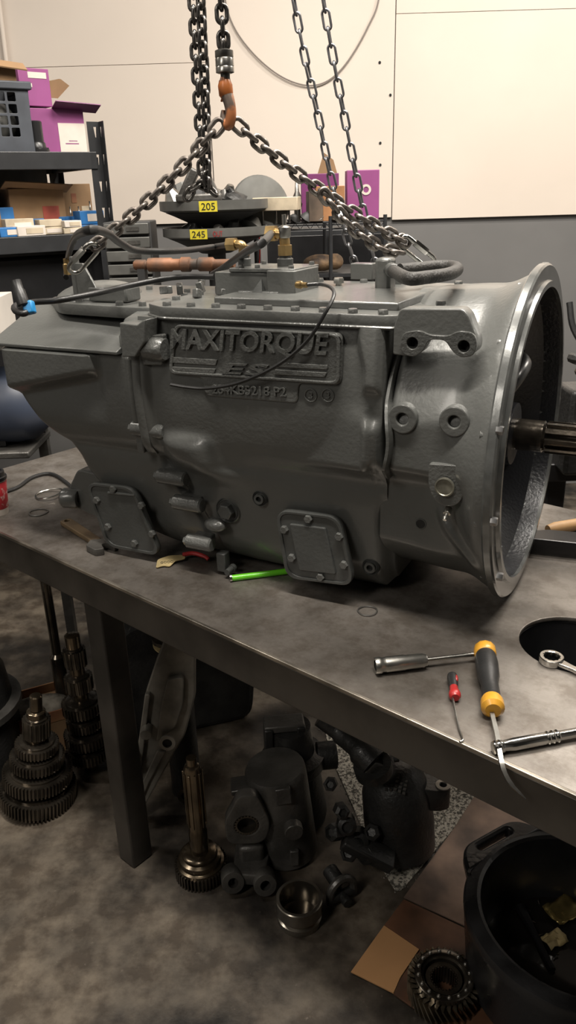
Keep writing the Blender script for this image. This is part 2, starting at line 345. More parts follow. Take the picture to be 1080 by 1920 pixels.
# ------------------------------------------------------------ gearbox
A = math.radians(62.5); RF = .29
CB = PZ(972, 1092, T) + Vector((0, 0, RF))
gu = Vector((-math.sin(A), math.cos(A), 0)); gv = Vector((-math.cos(A), -math.sin(A), 0))
def side(x, y, v):
    d = ray(x, y); t = (v - (CAM - CB).dot(gv)) / d.dot(gv); p = CAM + d * t - CB; return p.dot(gu), p.z
def deckp(x, y, z):                                   # point of a level plane, in gearbox coordinates
    p = PZ(x, y, CB.z + z) - CB; return Vector((p.dot(gu), p.dot(gv), z))
def sm(x, a, b): t = np.clip((x - a) / (b - a), 0, 1); return t * t * (3 - 2 * t)
def win(x, a, b, e): return sm(x, a - e, a + e) * (1 - sm(x, b - e, b + e))
def arr(f): return lambda u, z: f(np.asarray(u, float), np.asarray(z, float))
ZT, ZBm = .212, -.287
@arr
def h_main(u, z):
    up = .2395 - .9 * np.clip(.09 - z, 0, .2) ** 2 - .035 * np.clip((.0 - z) / .08, 0, 1) ** 2 - .6 * np.clip(z - .07, 0, 1) ** 2
    lo = .215 - .036 * np.clip((-z - .05) / .2, 0, 1) - .012 * sm(u, .40, .66)
    lo = lo * (1 - sm(z, -.10, .05)) + .19 * sm(z, -.10, .05)
    h = np.maximum(up, lo)
    # square boss at the lower right of the upper bulge
    a = sm(z, -.032, -.016) * (1 - sm(z, .06, .10)) * win(u, .215, .385, .010)
    h = h * (1 - a) + np.maximum(h, .246 - .02 * sm(u, .2, .38)) * a
    # upright rib at the right end of the case with a notch
    rb = win(u, .196, .222 + .012 * sm(z, .14, .20), .008) * (sm(z, .105, .125) + .75 * (1 - sm(z, .05, .075)) * sm(z, -.03, .0))
    h = h + .014 * rb
    # facet below the seam
    fz = np.exp(-(((u - .575) / .055) ** 4 + ((z + .035) / .034) ** 4) * 1.1); h = h + .020 * fz
    fz = np.exp(-(((u - .53) / .07) ** 2 + ((z + .065) / .03) ** 2)); h = h + .022 * fz
    # seam flange
    us = .655 - .085 * sm(-z, .04, .24); e = np.exp(-((u - us + .004) / .012) ** 4); h = h + (.012 - .02 * sm(-z, .02, .08)) * e * sm(z, -.28, -.2) * (z < .20)
    k = np.clip((-z - .205) / .082, 0, 1); h = h - .085 * (1 - np.sqrt(np.clip(1 - k * k, 0, 1)))
    h = h - .03 * (1 - sm(u, .19, .225)) ** 2 * sm(-z, .06, .14)
    return h
def ue(z):
    z = np.asarray(z, float)
    return 1.022 - .055 * sm(-z, -.07, .03) - .065 * sm(-z, .0, .10) - .06 * sm(-z, .09, .20) - .13 * sm(-z, .2, .29) - .05 * sm(z, .15, .20)
@arr
def h_rear(u, z):
    up = .236 - .9 * np.clip(.09 - z, 0, .2) ** 2 - .045 * np.clip((.0 - z) / .08, 0, 1) ** 2
    lo = .202 - .036 * np.clip((-z - .05) / .2, 0, 1)
    h = np.maximum(up, lo * (1 - sm(z, -.10, .05)) + .18 * sm(z, -.10, .05))
    h = h - .045 * sm(z, .140, .160) - np.clip(z - .150, 0, 1) * .9
    # ramp bulge, slanting lower edge
    zl = .100 - .22 * (u - .77); a = sm(z, zl - .012, zl + .014) * (1 - sm(z, .138, .148)) * sm(u, .745, .778); h = h + .020 * a - .010 * (1 - a) * sm(u, .74, .78) * sm(z, -.0, .08)
    k = np.clip((-z - .205) / .082, 0, 1); h = h - .085 * (1 - np.sqrt(np.clip(1 - k * k, 0, 1)))
    e = sm(u, ue(z) - .06, ue(z) + .001); h = h - .05 * e ** 2
    return h
@arr
def h_bell(u, z):
    R = .252 + .006 * (1 - sm(u, .08, .2)) + .022 * (1 - sm(u, .012, .085)) ** 1.5
    zz = np.clip(z / R, -1, 1); c = R * np.sqrt(1 - zz * zz)
    flat = .205 + 0 * u
    t = (1 - sm(z, -.045, .005)) * sm(u, .03, .13)
    h = c * (1 - t) + np.minimum(c, flat) * t
    # flattened upper flank carrying the bracket
    g = sm(u, .05, .10); h = h * (1 - g) + np.minimum(h, .246) * g
    # groove next to the case
    gr = sm(u, .172, .195); h = h - .030 * gr * sm(z, -.04, .0)
    # upper ledge fillet and slanted rib
    zr = -.05 - (.13 - u) * 1.15; r = np.exp(-((z - zr) / .013) ** 2) * sm(u, .02, .04) * (1 - sm(u, .085, .11)); h = h + .010 * r
    return h
def cast_mesh(name, hf, u0, u1, zt, zb, nu=150, nz=110, usc=None):
    """closed casting: near and far flanks follow hf(u, z), flat on top"""
    g = G(); phi = np.linspace(PI / 2, -PI / 2, nz); rings = []
    for i in range(nu + 1):
        s = i / nu; u = u0 + (u1 - u0) * s
        a = zt(u) if callable(zt) else zt; b = zb(u) if callable(zb) else zb
        z = (a + b) / 2 + (a - b) / 2 * np.sin(phi); uu = (u0 + (usc(z) - u0) * s) if usc else np.full(nz, u)
        v = np.maximum(hf(uu, z), .004)
        rings.append([(uu[k], v[k], z[k]) for k in range(nz)] + [(uu[k], -v[k], z[k]) for k in range(nz - 1, -1, -1)])
    n = 2 * nz; vs = [p for r in rings for p in r]
    fs = [(i * n + k, i * n + (k + 1) % n, (i + 1) * n + (k + 1) % n, (i + 1) * n + k) for i in range(nu) for k in range(n)]
    fs += [tuple(range(n))[::-1], tuple(range(nu * n, nu * n + n))]
    return g.add(vs, fs).mesh(name, 60)
gb = thing('gearbox', 'huge freshly painted grey truck gearbox slung from chains on the steel workbench', 'gearbox', (CB.x, CB.y, T), math.atan2(gu.y, gu.x))
GO = Vector((0, 0, RF))
def gp(name, me, m=None, bev=0, label=None, parent=None, kind=None, smooth=38):
    if isinstance(me, G): me = me.mesh(name, smooth)
    o = obj(name, me, m or M['paint'], parent or gb, loc=None if parent else GO, bev=bev, label=label, kind=kind); return o
def gw(p): return CB + gu * p[0] + gv * p[1] + Vector((0, 0, p[2]))
gp('main_case', cast_mesh('main_case', h_main, .192, .662, ZT, lambda u: ZBm + .035 * (1 - float(sm(np.array(u), .19, .245))) ** 2, 190, 120))
gp('rear_case', cast_mesh('rear_case', h_rear, .660, 1.02, .205, ZBm, 130, 130, usc=ue))
def bz(u): return .252 + .006 * (1 - sm(np.array(u), .08, .2)) + .022 * (1 - sm(np.array(u), .012, .085)) ** 1.5
bm_ = cast_mesh('bell_housing', h_bell, .010, .205, lambda u: float(bz(u)) - .004, lambda u: -float(bz(u)) + .012 * float(sm(np.array(u), .02, .2)) + .004, 110, 110)
# open the mouth of the bell: drop the front cap
import bmesh as _b
q = _b.new(); q.from_mesh(bm_); 
for f in list(q.faces):
    if len(f.verts) > 10 and f.calc_center_median().x < .05: q.faces.remove(f)
q.to_mesh(bm_); q.free()
gp('bell_housing', bm_)
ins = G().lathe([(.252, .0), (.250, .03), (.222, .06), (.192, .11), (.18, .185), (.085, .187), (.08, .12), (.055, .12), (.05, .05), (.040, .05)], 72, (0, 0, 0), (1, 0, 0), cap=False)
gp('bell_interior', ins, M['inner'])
fl = G().lathe([(.2525, .002), (.2525, -.006), (.262, -.006), (.264, .0), (.287, .0), (.290, .003), (.290, .013), (.287, .016), (.272, .017), (.262, .030), (.25, .03)], 96, (0, 0, 0), (1, 0, 0), closed=True)
gp('bell_flange', fl, mat('flange_edge_paint', (.15, .155, .15), .24, .35, .3, sc_=30, bump=.2, coat=.4))
for k in range(12):
    a = math.radians(15 + 30 * k); p = Vector((.014, .268 * math.cos(a), .268 * math.sin(a)))
    gp('flange_bolt_boss', G().cyl(p, p + Vector((.016, 0, 0)), .011, .009, 12), M['paint2'])
for a in (98, -75):                                     # two ears standing proud of the ring
    a = math.radians(a); p = Vector((.004, .272 * math.cos(a), .272 * math.sin(a)))
    gp('flange_ear', G().cyl(p, p + Vector((.012, 0, 0)), .02, n=20), M['paint'], bev=.002)
# ribs and clutch fork inside the bell
for a in (-35, -80, 25, 75, 150, 205):
    a = math.radians(a); c_, s_ = math.cos(a), math.sin(a)
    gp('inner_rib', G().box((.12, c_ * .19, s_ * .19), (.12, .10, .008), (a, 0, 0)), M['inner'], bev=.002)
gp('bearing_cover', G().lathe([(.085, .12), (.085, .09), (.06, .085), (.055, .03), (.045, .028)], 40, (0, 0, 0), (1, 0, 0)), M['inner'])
gp('clutch_fork', G().tube(spl([(.05, .02, .07), (.03, .0, .105), (.03, -.04, .12), (.06, -.09, .125), (.08, -.16, .11)]), [.010] * 3 + [.011] * 29 + [.012], 10), M['mach'])
# splined input shaft
isf = gp('input_shaft', G().lathe([(.028, .12), (.028, -.02), (.0225, -.024), (.0225, -.40), (.020, -.405), (.020, -.46)], 32, (0, 0, 0), (1, 0, 0)), M['oily'])
for k in range(10):
    a = 2 * PI * k / 10; gp('spline', G().box((-.21, .0245 * math.cos(a), .0245 * math.sin(a)), (.37, .0075, .0075), (a, 0, 0)), M['oily'], parent=isf, bev=.0008)
# --- surface placement
def S(x, y, hf, off=0.0):
    v = .21
    for _ in range(30):
        u, z = side(x, y, v); v = .5 * v + .5 * float(hf(u, z))
    u, z = side(x, y, v + off); return u, float(hf(u, z)), z
SX = lambda v: frame((0, v, 0), (-1, 0, 0), (0, 0, 1))                 # plates standing on the flank: (x, y) = (-u, z)
def fl2(px, v): return [(-side(x, y, v)[0], side(x, y, v)[1]) for x, y in px]
# name plate
vp = .238
pl = fl2([(329, 606), (642, 624), (642, 722), (562, 718), (560, 756), (386, 742), (382, 708), (318, 700)], vp)
plate = gp('name_panel', extr([rp(pl, [.012, .012, .014, .008, .01, .012, .008, .012])], .010, .0025, SX(vp - .006)), M['paint2'])
inn = fl2([(337, 612), (634, 630), (634, 714), (326, 694)], vp)
rim = fl2([(331, 607), (641, 625), (640, 720), (320, 699)], vp)
gp('panel_rim', extr([rp(rim, .014), rp(inn, .011)], .006, .0015, SX(vp + .002)), M['paint2'], parent=plate)
def wr(s, p0, p1, h, th=.0045, **k):
    a = side(*p0, vp); b = side(*p1, vp); x = Vector((-(b[0] - a[0]), b[1] - a[1], 0)); o = Vector((-a[0], a[1], .0065 - .0025))
    Mx = SX(vp - .0) @ frame(o, x, (-x.y, x.x, 0)); return text(s, x.length, h, th, Mx, **k)
gp('lettering', wr('MAXITORQUE', (325, 659), (622, 672), .041, .0058, bold=.022, shear=.2, space=1.04, bevel=0), M['paint2'], parent=plate)
gp('lettering', wr('ES', (420, 699), (508, 703), .0185, .0045, bold=.02, shear=.25, space=1.1), M['paint2'], parent=plate)
gp('lettering', wr('254KB5218 P2', (402, 736), (540, 742), .0155, .0035, bold=.012), M['paint2'], parent=plate)
gp('lettering', wr('®', (632, 642), (644, 642), .011, .003), M['paint2'], parent=plate)
for q in ([(325, 668), (411, 673), (408, 684), (324, 679)], [(324, 686), (408, 690), (405, 699), (325, 694)], [(525, 678), (617, 683), (617, 692), (522, 687)], [(519, 691), (616, 697), (612, 706), (517, 701)]):
    gp('raised_stripe', extr([rp(fl2(q, vp), .002)], .004, .001, SX(vp + .003)), M['paint2'], parent=plate)
for x, s in ((583, '3'), (615, '3')):
    u, v, z = S(x, 741, h_main); n = Vector((0, 1, 0))
    gp('cast_mark', join([G().tube([(u + .0105 * math.cos(t), v + .001, z + .0105 * math.sin(t)) for t in np.linspace(0, 2 * PI, 24, False)], .0012, 6, True).mesh('r'),
        text(s, .0075, .011, .003, SX(v - .0008) @ Matrix.Translation((-u - .0038, z - .0055, 0)))], 'cast_mark'), M['paint2'])
# flank bosses with bores
def boss(x, y, r, rb, hf, L=.03, base=.006, m=None, name='boss'):
    u, v, z = S(x, y, hf, .006); v0 = v - L
    o = gp(name, extr([circ(-u, z, r, 36), circ(-u, z, rb, 24)], L + base, .002, SX(v0)), m or M['paint'])
    gp('bore', G().cyl((u, v0, z), (u, v0 + L * .55, z), rb * .98, n=24), M['hole'], parent=o); return o
boss(755, 785, .0235, .0095, h_bell, .03, .010); boss(852, 790, .0235, .0095, h_bell, .03, .010)
# bracket with two holes
vb = .232
br = fl2([(752, 578), (868, 578), (880, 592), (897, 640), (893, 662), (872, 668), (852, 656), (836, 634), (808, 634), (796, 655), (778, 668), (756, 666), (738, 664), (740, 610)], vb)
h1 = side(776, 642, vb); h2 = side(872, 648, vb)
gp('mounting_bracket', extr([rp(br, [.006, .012, .006, .01, .012, .016, .014, .014, .014, .014, .014, .006, .004, .006]), circ(-h1[0], h1[1], .0088, 22), circ(-h2[0], h2[1], .0088, 22)], .034, .002, SX(vb - .030)), M['paint'])
gp('bracket_pad', extr([rp(fl2([(753, 645), (758, 622), (790, 617), (808, 626), (845, 628), (862, 618), (892, 622), (898, 646), (890, 666), (866, 670), (849, 656), (838, 636), (806, 635), (798, 656), (778, 669), (757, 662)], vb), .010), circ(-h1[0], h1[1], .0088, 22), circ(-h2[0], h2[1], .0088, 22)], .005, .0012, SX(vb + .003)), M['paint2'])
for hh in (h1, h2):
    gp('bore', G().cyl((hh[0], vb - .03, hh[1]), (hh[0], vb - .012, hh[1]), .0088, n=20), M['hole'])
# D shaped pad with bright plug, grease nipple, hole
vd = .252
d_ = fl2([(805, 868), (874, 872), (876, 915), (862, 944), (838, 950), (814, 936), (804, 910)], vd)
gp('plug_pad', extr([rp(d_, [.004, .004, .02, .02, .02, .02, .02])], .05, .0015, SX(vd - .046)), M['paint2'])
u, z = side(833, 914, vd + .01)
gp('round_plug', G().lathe([(.0155, 0), (.0155, .003), (.0135, .0035), (.0125, .002)], 32, (u, vd + .007, z), (0, 1, 0)), mat('dull_brass_plug', (.34, .33, .27), .38, .7, .4, sc_=40), label='dull bare metal plug')
u, z = side(838, 960, vd)
gp('grease_nipple', G().lathe([(.006, -.006), (.006, .006), (.0035, .007), (.0035, .012), (.005, .014), (.003, .018)], 12, (u, vd - .004, z), (0, 1, -.6)), M['zinc'])
u, v, z = S(789, 982, h_bell)
gp('drilled_hole', G().lathe([(.0095, -.004), (.0095, .0012), (.0078, .0012), (.0078, -.004)], 24, (u, v, z), (0, 1, 0), closed=True), M['pdark'])
gp('bore', G().cyl((u, v - .01, z), (u, v + .0006, z), .0078, n=20), M['hole'])
for x, y in ((927, 975), (938, 1078), (938, 805)):
    u, v, z = S(x, y, h_bell); gp('flange_nut', G().hexa((u + .004, v + .006, z), (-1, 0, 0), .007, .010), M['mach'], label='bare metal nut')
# seam bosses (cylinders lying along the axis)
for x, y, L, r in ((278, 806, .074, .015), (322, 896, .066, .015), (352, 945, .066, .015), (374, 1018, .058, .015)):
    u, v, z = S(x, y, h_main if u < 9 else h_rear); v = .212 if y > 830 else .232
    u, z = side(x, y, v)
    o = gp('seam_boss', G().lathe([(r * .8, -L / 2), (r, -L / 2 + .003), (r, L / 2 - .003), (r * .75, L / 2)], 20, (u, v - .002, z), (1, 0, 0)), M['paint2'])
    gp('boss_web', G().box((u, v - .014, z), (L * .7, .030, r * 1.7)), M['paint2'], parent=o, bev=.003)
    gp('bolt_head', G().hexa((u + L / 2 - .002, v, z), (1, 0, 0), r * .62, .008), M['paint2'], parent=o)
u, z = side(262, 835, .232); gp('seam_tab', G().box((u, .222, z), (.016, .02, .032)), M['paint2'], bev=.003)
# seam strips between the two cases
def ribbon(name, hf, uc, hw, proud, z0, z1, m=None, n=40):
    vs = []; fs = []
    for i in range(n + 1):
        z = z0 + (z1 - z0) * i / n; c = uc(z) if callable(uc) else uc
        v0 = max(float(hf(c - hw, z)), float(hf(c + hw, z)), float(hf(c, z)))
        for du, dv in ((-hw, -.02), (-hw, proud * .55), (-hw * .55, proud), (hw * .55, proud), (hw, proud * .55), (hw, -.02)): vs.append((c + du, v0 + dv, z))
    for i in range(n):
        for k in range(6): fs.append((i * 6 + k, i * 6 + (k + 1) % 6, (i + 1) * 6 + (k + 1) % 6, (i + 1) * 6 + k))
    fs += [(0, 1, 2, 3, 4, 5), tuple(range(n * 6, n * 6 + 6))]
    return gp(name, G().add(vs, fs).mesh(name, 50), m or M['paint'])
hmn = lambda u, z: h_main(min(u, .64), z)
ribbon('seam_flange', hmn, .660, .010, .010, .19, -.045)
ribbon('seam_flange', h_rear, lambda z: .683 + .004 * float(sm(np.array(-z), 0, .05)), .0075, .008, .15, -.05)
ribbon('case_edge_rib', h_bell, lambda z: .186 - .012 * math.sin(max(0, min(1, (.10 - z) / .12)) * PI), .0045, .017, .205, -.03, n=60)
# upper seam lug: tilted block and rounded ear
u, z = side(250, 640, .25)
gp('seam_lug', extr([rp(fl2([(229, 604), (262, 608), (272, 600), (279, 598), (276, 640), (258, 668), (234, 668)], .262), .002)], .055, .002, SX(.215)), M['paint'], bev=0)
u, z = side(283, 648, .25)
gp('seam_lug', G().lathe([(.018, -.028), (.021, -.024), (.021, .012), (.018, .016)], 24, (u, .245, z - .006), (1, 0, 0)), M['paint2'])
gp('seam_lug_base', extr([rp(fl2([(258, 632), (308, 626), (306, 684), (262, 684), (240, 672)], .245), .005)], .02, .002, SX(.228)), M['paint2'])
# plug with washer rings, socket plugs
def plug(x, y, hf, r, kind):
    u, v, z = S(x, y, hf, .004)
    o = gp('washer_ring', G().lathe([(r, -.01), (r, .004), (r * .93, .006), (r * .86, .004), (r * .80, .006), (r * .7, .004)], 36, (u, v - .001, z), (0, 1, 0)), M['pdark'])
    if kind == 'hex': gp('hex_plug', G().lathe([(r * .60, 0), (r * .60, .016), (r * .5, .018)], 6, (u, v, z), (0, 1, 0)), M['pdark'], parent=o, smooth=20)
    else:
        gp('plug_collar', G().lathe([(r * .62, 0), (r * .62, .009), (r * .36, .009), (r * .36, .002)], 24, (u, v, z), (0, 1, 0), cap=False), M['pdark'], parent=o)
        gp('hex_socket', G().lathe([(r * .36, .001), (r * .36, .0035)], 6, (u, v, z), (0, 1, 0)), M['hole'], parent=o, smooth=20)
plug(427, 957, h_main, .0265, 'hex'); plug(487, 935, h_main, .0155, 'sock'); plug(695, 1063, h_main, .0165, 'sock')
# oval cast boss with beaded top
u, z = side(403, 985, .205)
gp('oval_boss', G().ball((u, .203, z), (.024, .014, .014)), M['paint2'])
# power take-off covers
def cover(px, hole_px, bolts, v, inner=None):
    o = gp('take_off_cover', extr([rp(fl2(px, v), .028, 7)], .013, .002, SX(v - .006)), M['pdark'])
    gp('cover_rim', extr([rp(fl2(px, v), .028, 7), rp(fl2(hole_px, v), .024, 7)], .003, .001, SX(v + .0065)), M['pdark'], parent=o)
    for x, y in bolts:
        u, z = side(x, y, v + .01); gp('cover_bolt', G().hexa((u, v + .006, z), (0, 1, 0), .0078, .0085), M['paint2'], parent=o)
    if inner: gp('raised_square', extr([rp(fl2(inner, v), .003)], .006, .0015, SX(v + .006)), M['pdark'], parent=o)
    return o
cover([(520, 953), (640, 966), (668, 1096), (540, 1080)], [(526, 958), (635, 971), (661, 1090), (546, 1075)],
      [(578, 973), (533, 993), (636, 1006), (547, 1046), (645, 1059), (601, 1082)], .2135, [(548, 978), (614, 986), (634, 1072), (566, 1064)])
cover([(165, 902), (254, 912), (306, 1040), (205, 1022)], [(171, 907), (251, 917), (299, 1034), (209, 1017)],
      [(212, 917), (181, 938), (265, 948), (202, 988), (285, 1001), (252, 1019)], .201)
u0, z0 = side(200, 925, .214); u1, z1 = side(250, 930, .214)
gp('cover_ridge', G().tube([(u0, .209, z0), (u1, .209, z1)], .0028, 8), M['pdark'])
# rear lug on the bench side
u, z = side(122, 938, .19)
lg = gp('rear_lug', G().lathe([(.009, -.022), (.019, -.022), (.022, -.018), (.022, .012), (.017, .018), (.001, .019)], 28, (u, .175, z), (1, .25, 0), cap=False), M['paint'])
gp('bore', G().cyl((u - .012, .172, z), (u - .0145, .1715, z), .0092), M['hole'], parent=lg)
gp('lug_web', extr([rp([(-u - .012, z - .018), (-u + .12, z - .05), (-u + .16, z + .06), (-u + .03, z + .07), (-u - .008, z + .014)], .014)], .03, .004, SX(.142)), M['paint'], parent=lg)
# bottom stud bracket
u, z = side(415, 1060, .2); gp('foot_bracket', G().box((u, .192, z + .006), (.02, .02, .04)), M['pdark'], bev=.002)
u, z = side(432, 1068, .2); gp('foot_stud', G().lathe([(.008, -.012), (.008, -.004), (.006, -.004), (.006, .014)], 12, (u, .20, z), (0, 1, 0)), M['pdark'])
# --- top: cover plate and everything on it
zc = .212
far = -.225
cp = [(.178, .232), (.60, .240), (.655, .205), (.655, far), (.16, far), (.10, -.14), (.125, .10)]
top_ = gp('top_cover', extr([rp([(-a, -b) for a, b in cp], .012)], .020, .002, Matrix(((-1, 0, 0, 0), (0, -1, 0, 0), (0, 0, 1, zc), (0, 0, 0, 1)))), M['paint'])
gp('gasket_bead', G().tube([(a, b, zc + .001) for a, b in rp([(a, b + .002) for a, b in cp], .012)], .0028, 6, True), M['paint2'], parent=top_)
for k, t in enumerate(np.linspace(0, 1, 9)):
    u = .20 + (.60 - .20) * t; gp('cover_bolt', G().hexa((u, .222, zc + .018), (0, 0, 1), .0085, .009), M['paint2'], parent=top_)
for (u, v) in ((.163, .17), (.146, .10), (.128, .03), (.118, -.05), (.128, -.12), (.2, -.2), (.3, -.2), (.4, -.2), (.5, -.2), (.63, .15), (.63, .07)):
    gp('cover_bolt', G().hexa((u, v, zc + .018), (0, 0, 1), .0085, .009), M['paint2'], parent=top_)
zt = zc + .020
# raised floor step on the deck
gp('deck_step', G().box((.36, .05, zt + .005), (.34, .26, .014)), M['paint'], bev=.003)
def lidp(u0, u1, prof):
    n = len(prof); return G().add([(u, v, z) for u in (u0, u1) for v, z in prof], [tuple(range(n))[::-1], tuple(range(n, 2 * n))] + [(i, (i + 1) % n, n + (i + 1) % n, n + i) for i in range(n)])
gp('rear_lid', lidp(.70, 1.018, [(.249, .144), (.2495, .150), (.235, .156), (.165, .184), (.12, .206), (.08, .206), (.08, .19), (.225, .144)]), M['paint'], bev=.0015)
gp('side_lid', lidp(.655, .705, [(.236, .15), (.236, .175), (.215, .205), (.12, .226), (.08, .226), (.08, .15)]), M['paint'], bev=.006)
# rear upper lid: low housing over the rear case
rl = [(.655, .175), (.72, .18), (.90, .165), (.985, .10), (.985, -.16), (.655, -.18)]
gp('rear_cover', extr([rp([(-a, -b) for a, b in rl], .02)], .022, .003, Matrix(((-1, 0, 0, 0), (0, -1, 0, 0), (0, 0, 1, .198), (0, 0, 0, 1)))), M['paint'])
gp('rear_dome', G().ball((.90, .04, .215), (.075, .11, .035)), M['paint'])
gp('rear_block', G().box((.80, .115, .235), (.09, .05, .028), (0, 0, .05)), M['paint'], bev=.004)
for u, v in ((.70, .16), (.75, .165), (.87, .14), (.70, .02), (.74, -.05), (.86, -.08)): gp('cover_bolt', G().hexa((u, v, .219), (0, 0, 1), .008, .009), M['paint2'])
# valve block
o1 = deckp(405, 558, zt); o2 = deckp(556, 562, zt)
ub, ua = o1.x, o2.x; vb2 = (o1.y + o2.y) / 2
vk = gp('valve_block', G().box(((ua + .05 + ub) / 2 + .004, vb2 - .05, zt + .024), (ub - ua - .046, .09, .042)), M['paint'], bev=.002)
gp('valve_end_cap', G().box((ua + .026, vb2 - .045, zt + .026), (.056, .10, .048)), M['paint'], bev=.002, parent=None)
gp('valve_lid', G().box(((ua + ub) / 2 - .012, vb2 - .055, zt + .049), (ub - ua - .03, .105, .007)), M['paint2'], bev=.0015)
gp('valve_step', G().box(((ua + ub) / 2 - .01, vb2 - .028, zt + .007), (ub - ua - .08, .075, .014)), M['paint2'], bev=.002)
gp('valve_gusset', G().add([((ua + ub) / 2 - .02, vb2 - .004, zt + .012), ((ua + ub) / 2 + .002, vb2 - .004, zt + .012), ((ua + ub) / 2 - .012, vb2 - .004, zt + .035), ((ua + ub) / 2 - .02, vb2 + .01, zt + .012), ((ua + ub) / 2 + .002, vb2 + .01, zt + .012)], [(0, 1, 2), (3, 4, 2), (0, 3, 2), (1, 4, 2), (0, 1, 4, 3)]), M['pdark'])
for u, v in ((ua + .012, vb2 - .01), (ua + .012, vb2 - .095), (ub - .05, vb2 - .01), (ub - .05, vb2 - .095), ((ua + ub) / 2, vb2 - .012)):
    gp('lid_screw', G().hexa((u, v, zt + .052), (0, 0, 1), .0055, .006), M['paint2'])
# lumps of pipework between lid and rear: overspray heap, cast bosses
for k in range(16):
    u = random.uniform(.56, .72); v = random.uniform(-.10, .12); gp('shift_bar_clip', G().box((u, v, zt + .008), (random.uniform(.012, .04), .012, random.uniform(.01, .026)), (random.uniform(-.3, .3), random.uniform(-.4, .4), random.uniform(0, 3))), M['paint2'], bev=.002)
# black upright-elbow block and thick hose at the right
p = deckp(716, 553, zt)
eb = gp('elbow_block', G().box((p.x, p.y - .016, zt + .032), (.030, .036, .064)), M['paint'], bev=.006)
p2 = deckp(682, 525, zt); gp('port_block', G().box((p2.x, p2.y, zt + .018), (.05, .03, .034)), M['paint'], bev=.002)
p3 = deckp(742, 545, zt); gp('port_block', G().box((p3.x, p3.y - .01, zt + .010), (.024, .03, .024)), M['paint'], bev=.002)
zh = zt + .048
def lp(x, y): return deckp(x, y, zh)
e0 = Vector((p.x - .008, p.y - .016, zh - .004))
hn = [deckp(x, y, zh) for x, y in ((765, 522), (800, 520), (840, 514), (857, 506), (850, 500), (822, 499), (790, 502), (750, 506))]
gp('hose_nut', G().lathe([(.013, 0), (.013, .016)], 6, e0, hn[0] - e0), M['pdark'], smooth=20)
gp('hose_ferrule', G().lathe([(.0115, .016), (.0125, .020), (.0125, .050), (.011, .052)], 20, e0, hn[0] - e0), M['pdark'])
gp('thick_hose', G().tube(spl([e0 + (hn[0] - e0).normalized() * .045] + hn, 8), .0105, 14), M['hose'], label='thick ribbed black rubber hose')
# two short bright bolts and grey rags of shavings
for x, y in ((590, 530), (635, 537)):
    p = deckp(x, y, zt + .01); o = gp('loose_bolt', G().hexa((p.x, p.y, p.z + .006), (0, 0, 1), .0105, .010), M['zinc'], label='bright zinc bolt')
    gp('bolt_shank', G().cyl((p.x, p.y, p.z - .010), (p.x, p.y, p.z + .007), .006, n=12), M['zinc'], parent=o)
# brass elbows with black air hoses
def elbow(x, y, r, hgt, tip, name='brass_elbow'):
    b = deckp(x, y, zt + .053); up = Vector((0, 0, 1)); t = Vector(tip)
    o = gp(name, G().tube(spl([b + up * .022, b + up * (hgt - .012), b + up * hgt + t * .004, b + up * (hgt + .002) + t * .016, b + up * (hgt + .002) + t * .034], 5), r * .85, 12), M['brass'])
    gp('fitting_base', G().lathe([(r * 1.3, 0), (r * 1.3, .012), (r, .014), (r, .022)], 20, b, up), M['pdark'], parent=o)
    gp('hex_collar', G().lathe([(r * 1.25, .018), (r * 1.25, .036)], 6, b, up), M['brass'], parent=o, smooth=20)
    gp('hex_nut', G().lathe([(r * 1.3, .016), (r * 1.3, .034)], 6, b + up * (hgt + .002), t), M['brass'], parent=o, smooth=20)
    return b + up * (hgt + .002) + t * .034
tl = Vector((1, .1, 0)).normalized()
q1 = elbow(459, 498, .0095, .036, tl); q2 = elbow(535, 498, .0115, .054, tl)
b = deckp(535, 498, zt + .053); gp('chrome_cap', G().lathe([(.010, .048), (.0115, .052), (.0115, .066), (.009, .068), (.004, .070), (.004, .088)], 18, b, (0, 0, 1)), M['zinc'])
def hang(z, pts): return [deckp(x, y, zz) for x, y, zz in pts]
l1 = spl([q1 - tl * .008] + hang(0, [(405, 462, .30), (340, 470, .31), (260, 470, .32), (225, 455, .34), (200, 437, .36), (165, 432, .37), (138, 450, .34), (126, 490, .28), (124, 520, .25)]), 8)
gp('air_hose', G().tube(l1, .0062, 10), M['rubber'], label='black rubber air hose')
l2 = spl([q2 - tl * .008] + hang(0, [(492, 455, .34), (465, 470, .32), (440, 487, .29), (415, 505, .265), (398, 515, .25)]), 8)
gp('air_hose', G().tube(l2, .0068, 10), M['rubber'], label='black rubber air hose')
# cable with connector over the rear case
zr = .235
l3 = spl([deckp(x, y, z_) for x, y, z_ in ((402, 519, .265), (330, 520, .262), (250, 534, .255), (170, 552, .25), (110, 563, .246), (60, 567, .24), (30, 573, .236), (28, 582, .232), (42, 588, .23), (54, 584, .232))], 8)
gp('sensor_cable', G().tube(l3, .0055, 10), M['rubber'], label='black sleeved cable')
p = deckp(55, 577, .238); gp('blue_clip', G().box(p, (.018, .016, .022), (.3, .2, .4)), M['bluep'], bev=.003, label='blue plastic clip')
p = deckp(37, 550, .262); gp('cable_connector', G().lathe([(.008, -.022), (.0105, -.02), (.0105, .004), (.009, .006), (.009, .022)], 14, p, (.35, -.1, .9)), M['rubber'], label='black ribbed connector')
# rear mounting bracket for the sling: brass stub and gusset
pa = deckp(140, 548, .238)
gp('lifting_post', G().box(pa + Vector((0, -.01, .03)), (.014, .014, .075)), M['paint'], bev=.002)
gp('lifting_gusset', extr([[(0, 0), (.055, 0), (.02, .06), (0, .06)]], .006, .001, frame(pa + Vector((-.008, -.006, -.005)), (-1, 0, 0), (0, 0, 1))), M['paint'])
gp('brass_stub', G().lathe([(.008, 0), (.008, .022), (.006, .024), (.006, .034)], 14, deckp(127, 515, .255), (0, 0, 1)), M['brass'])
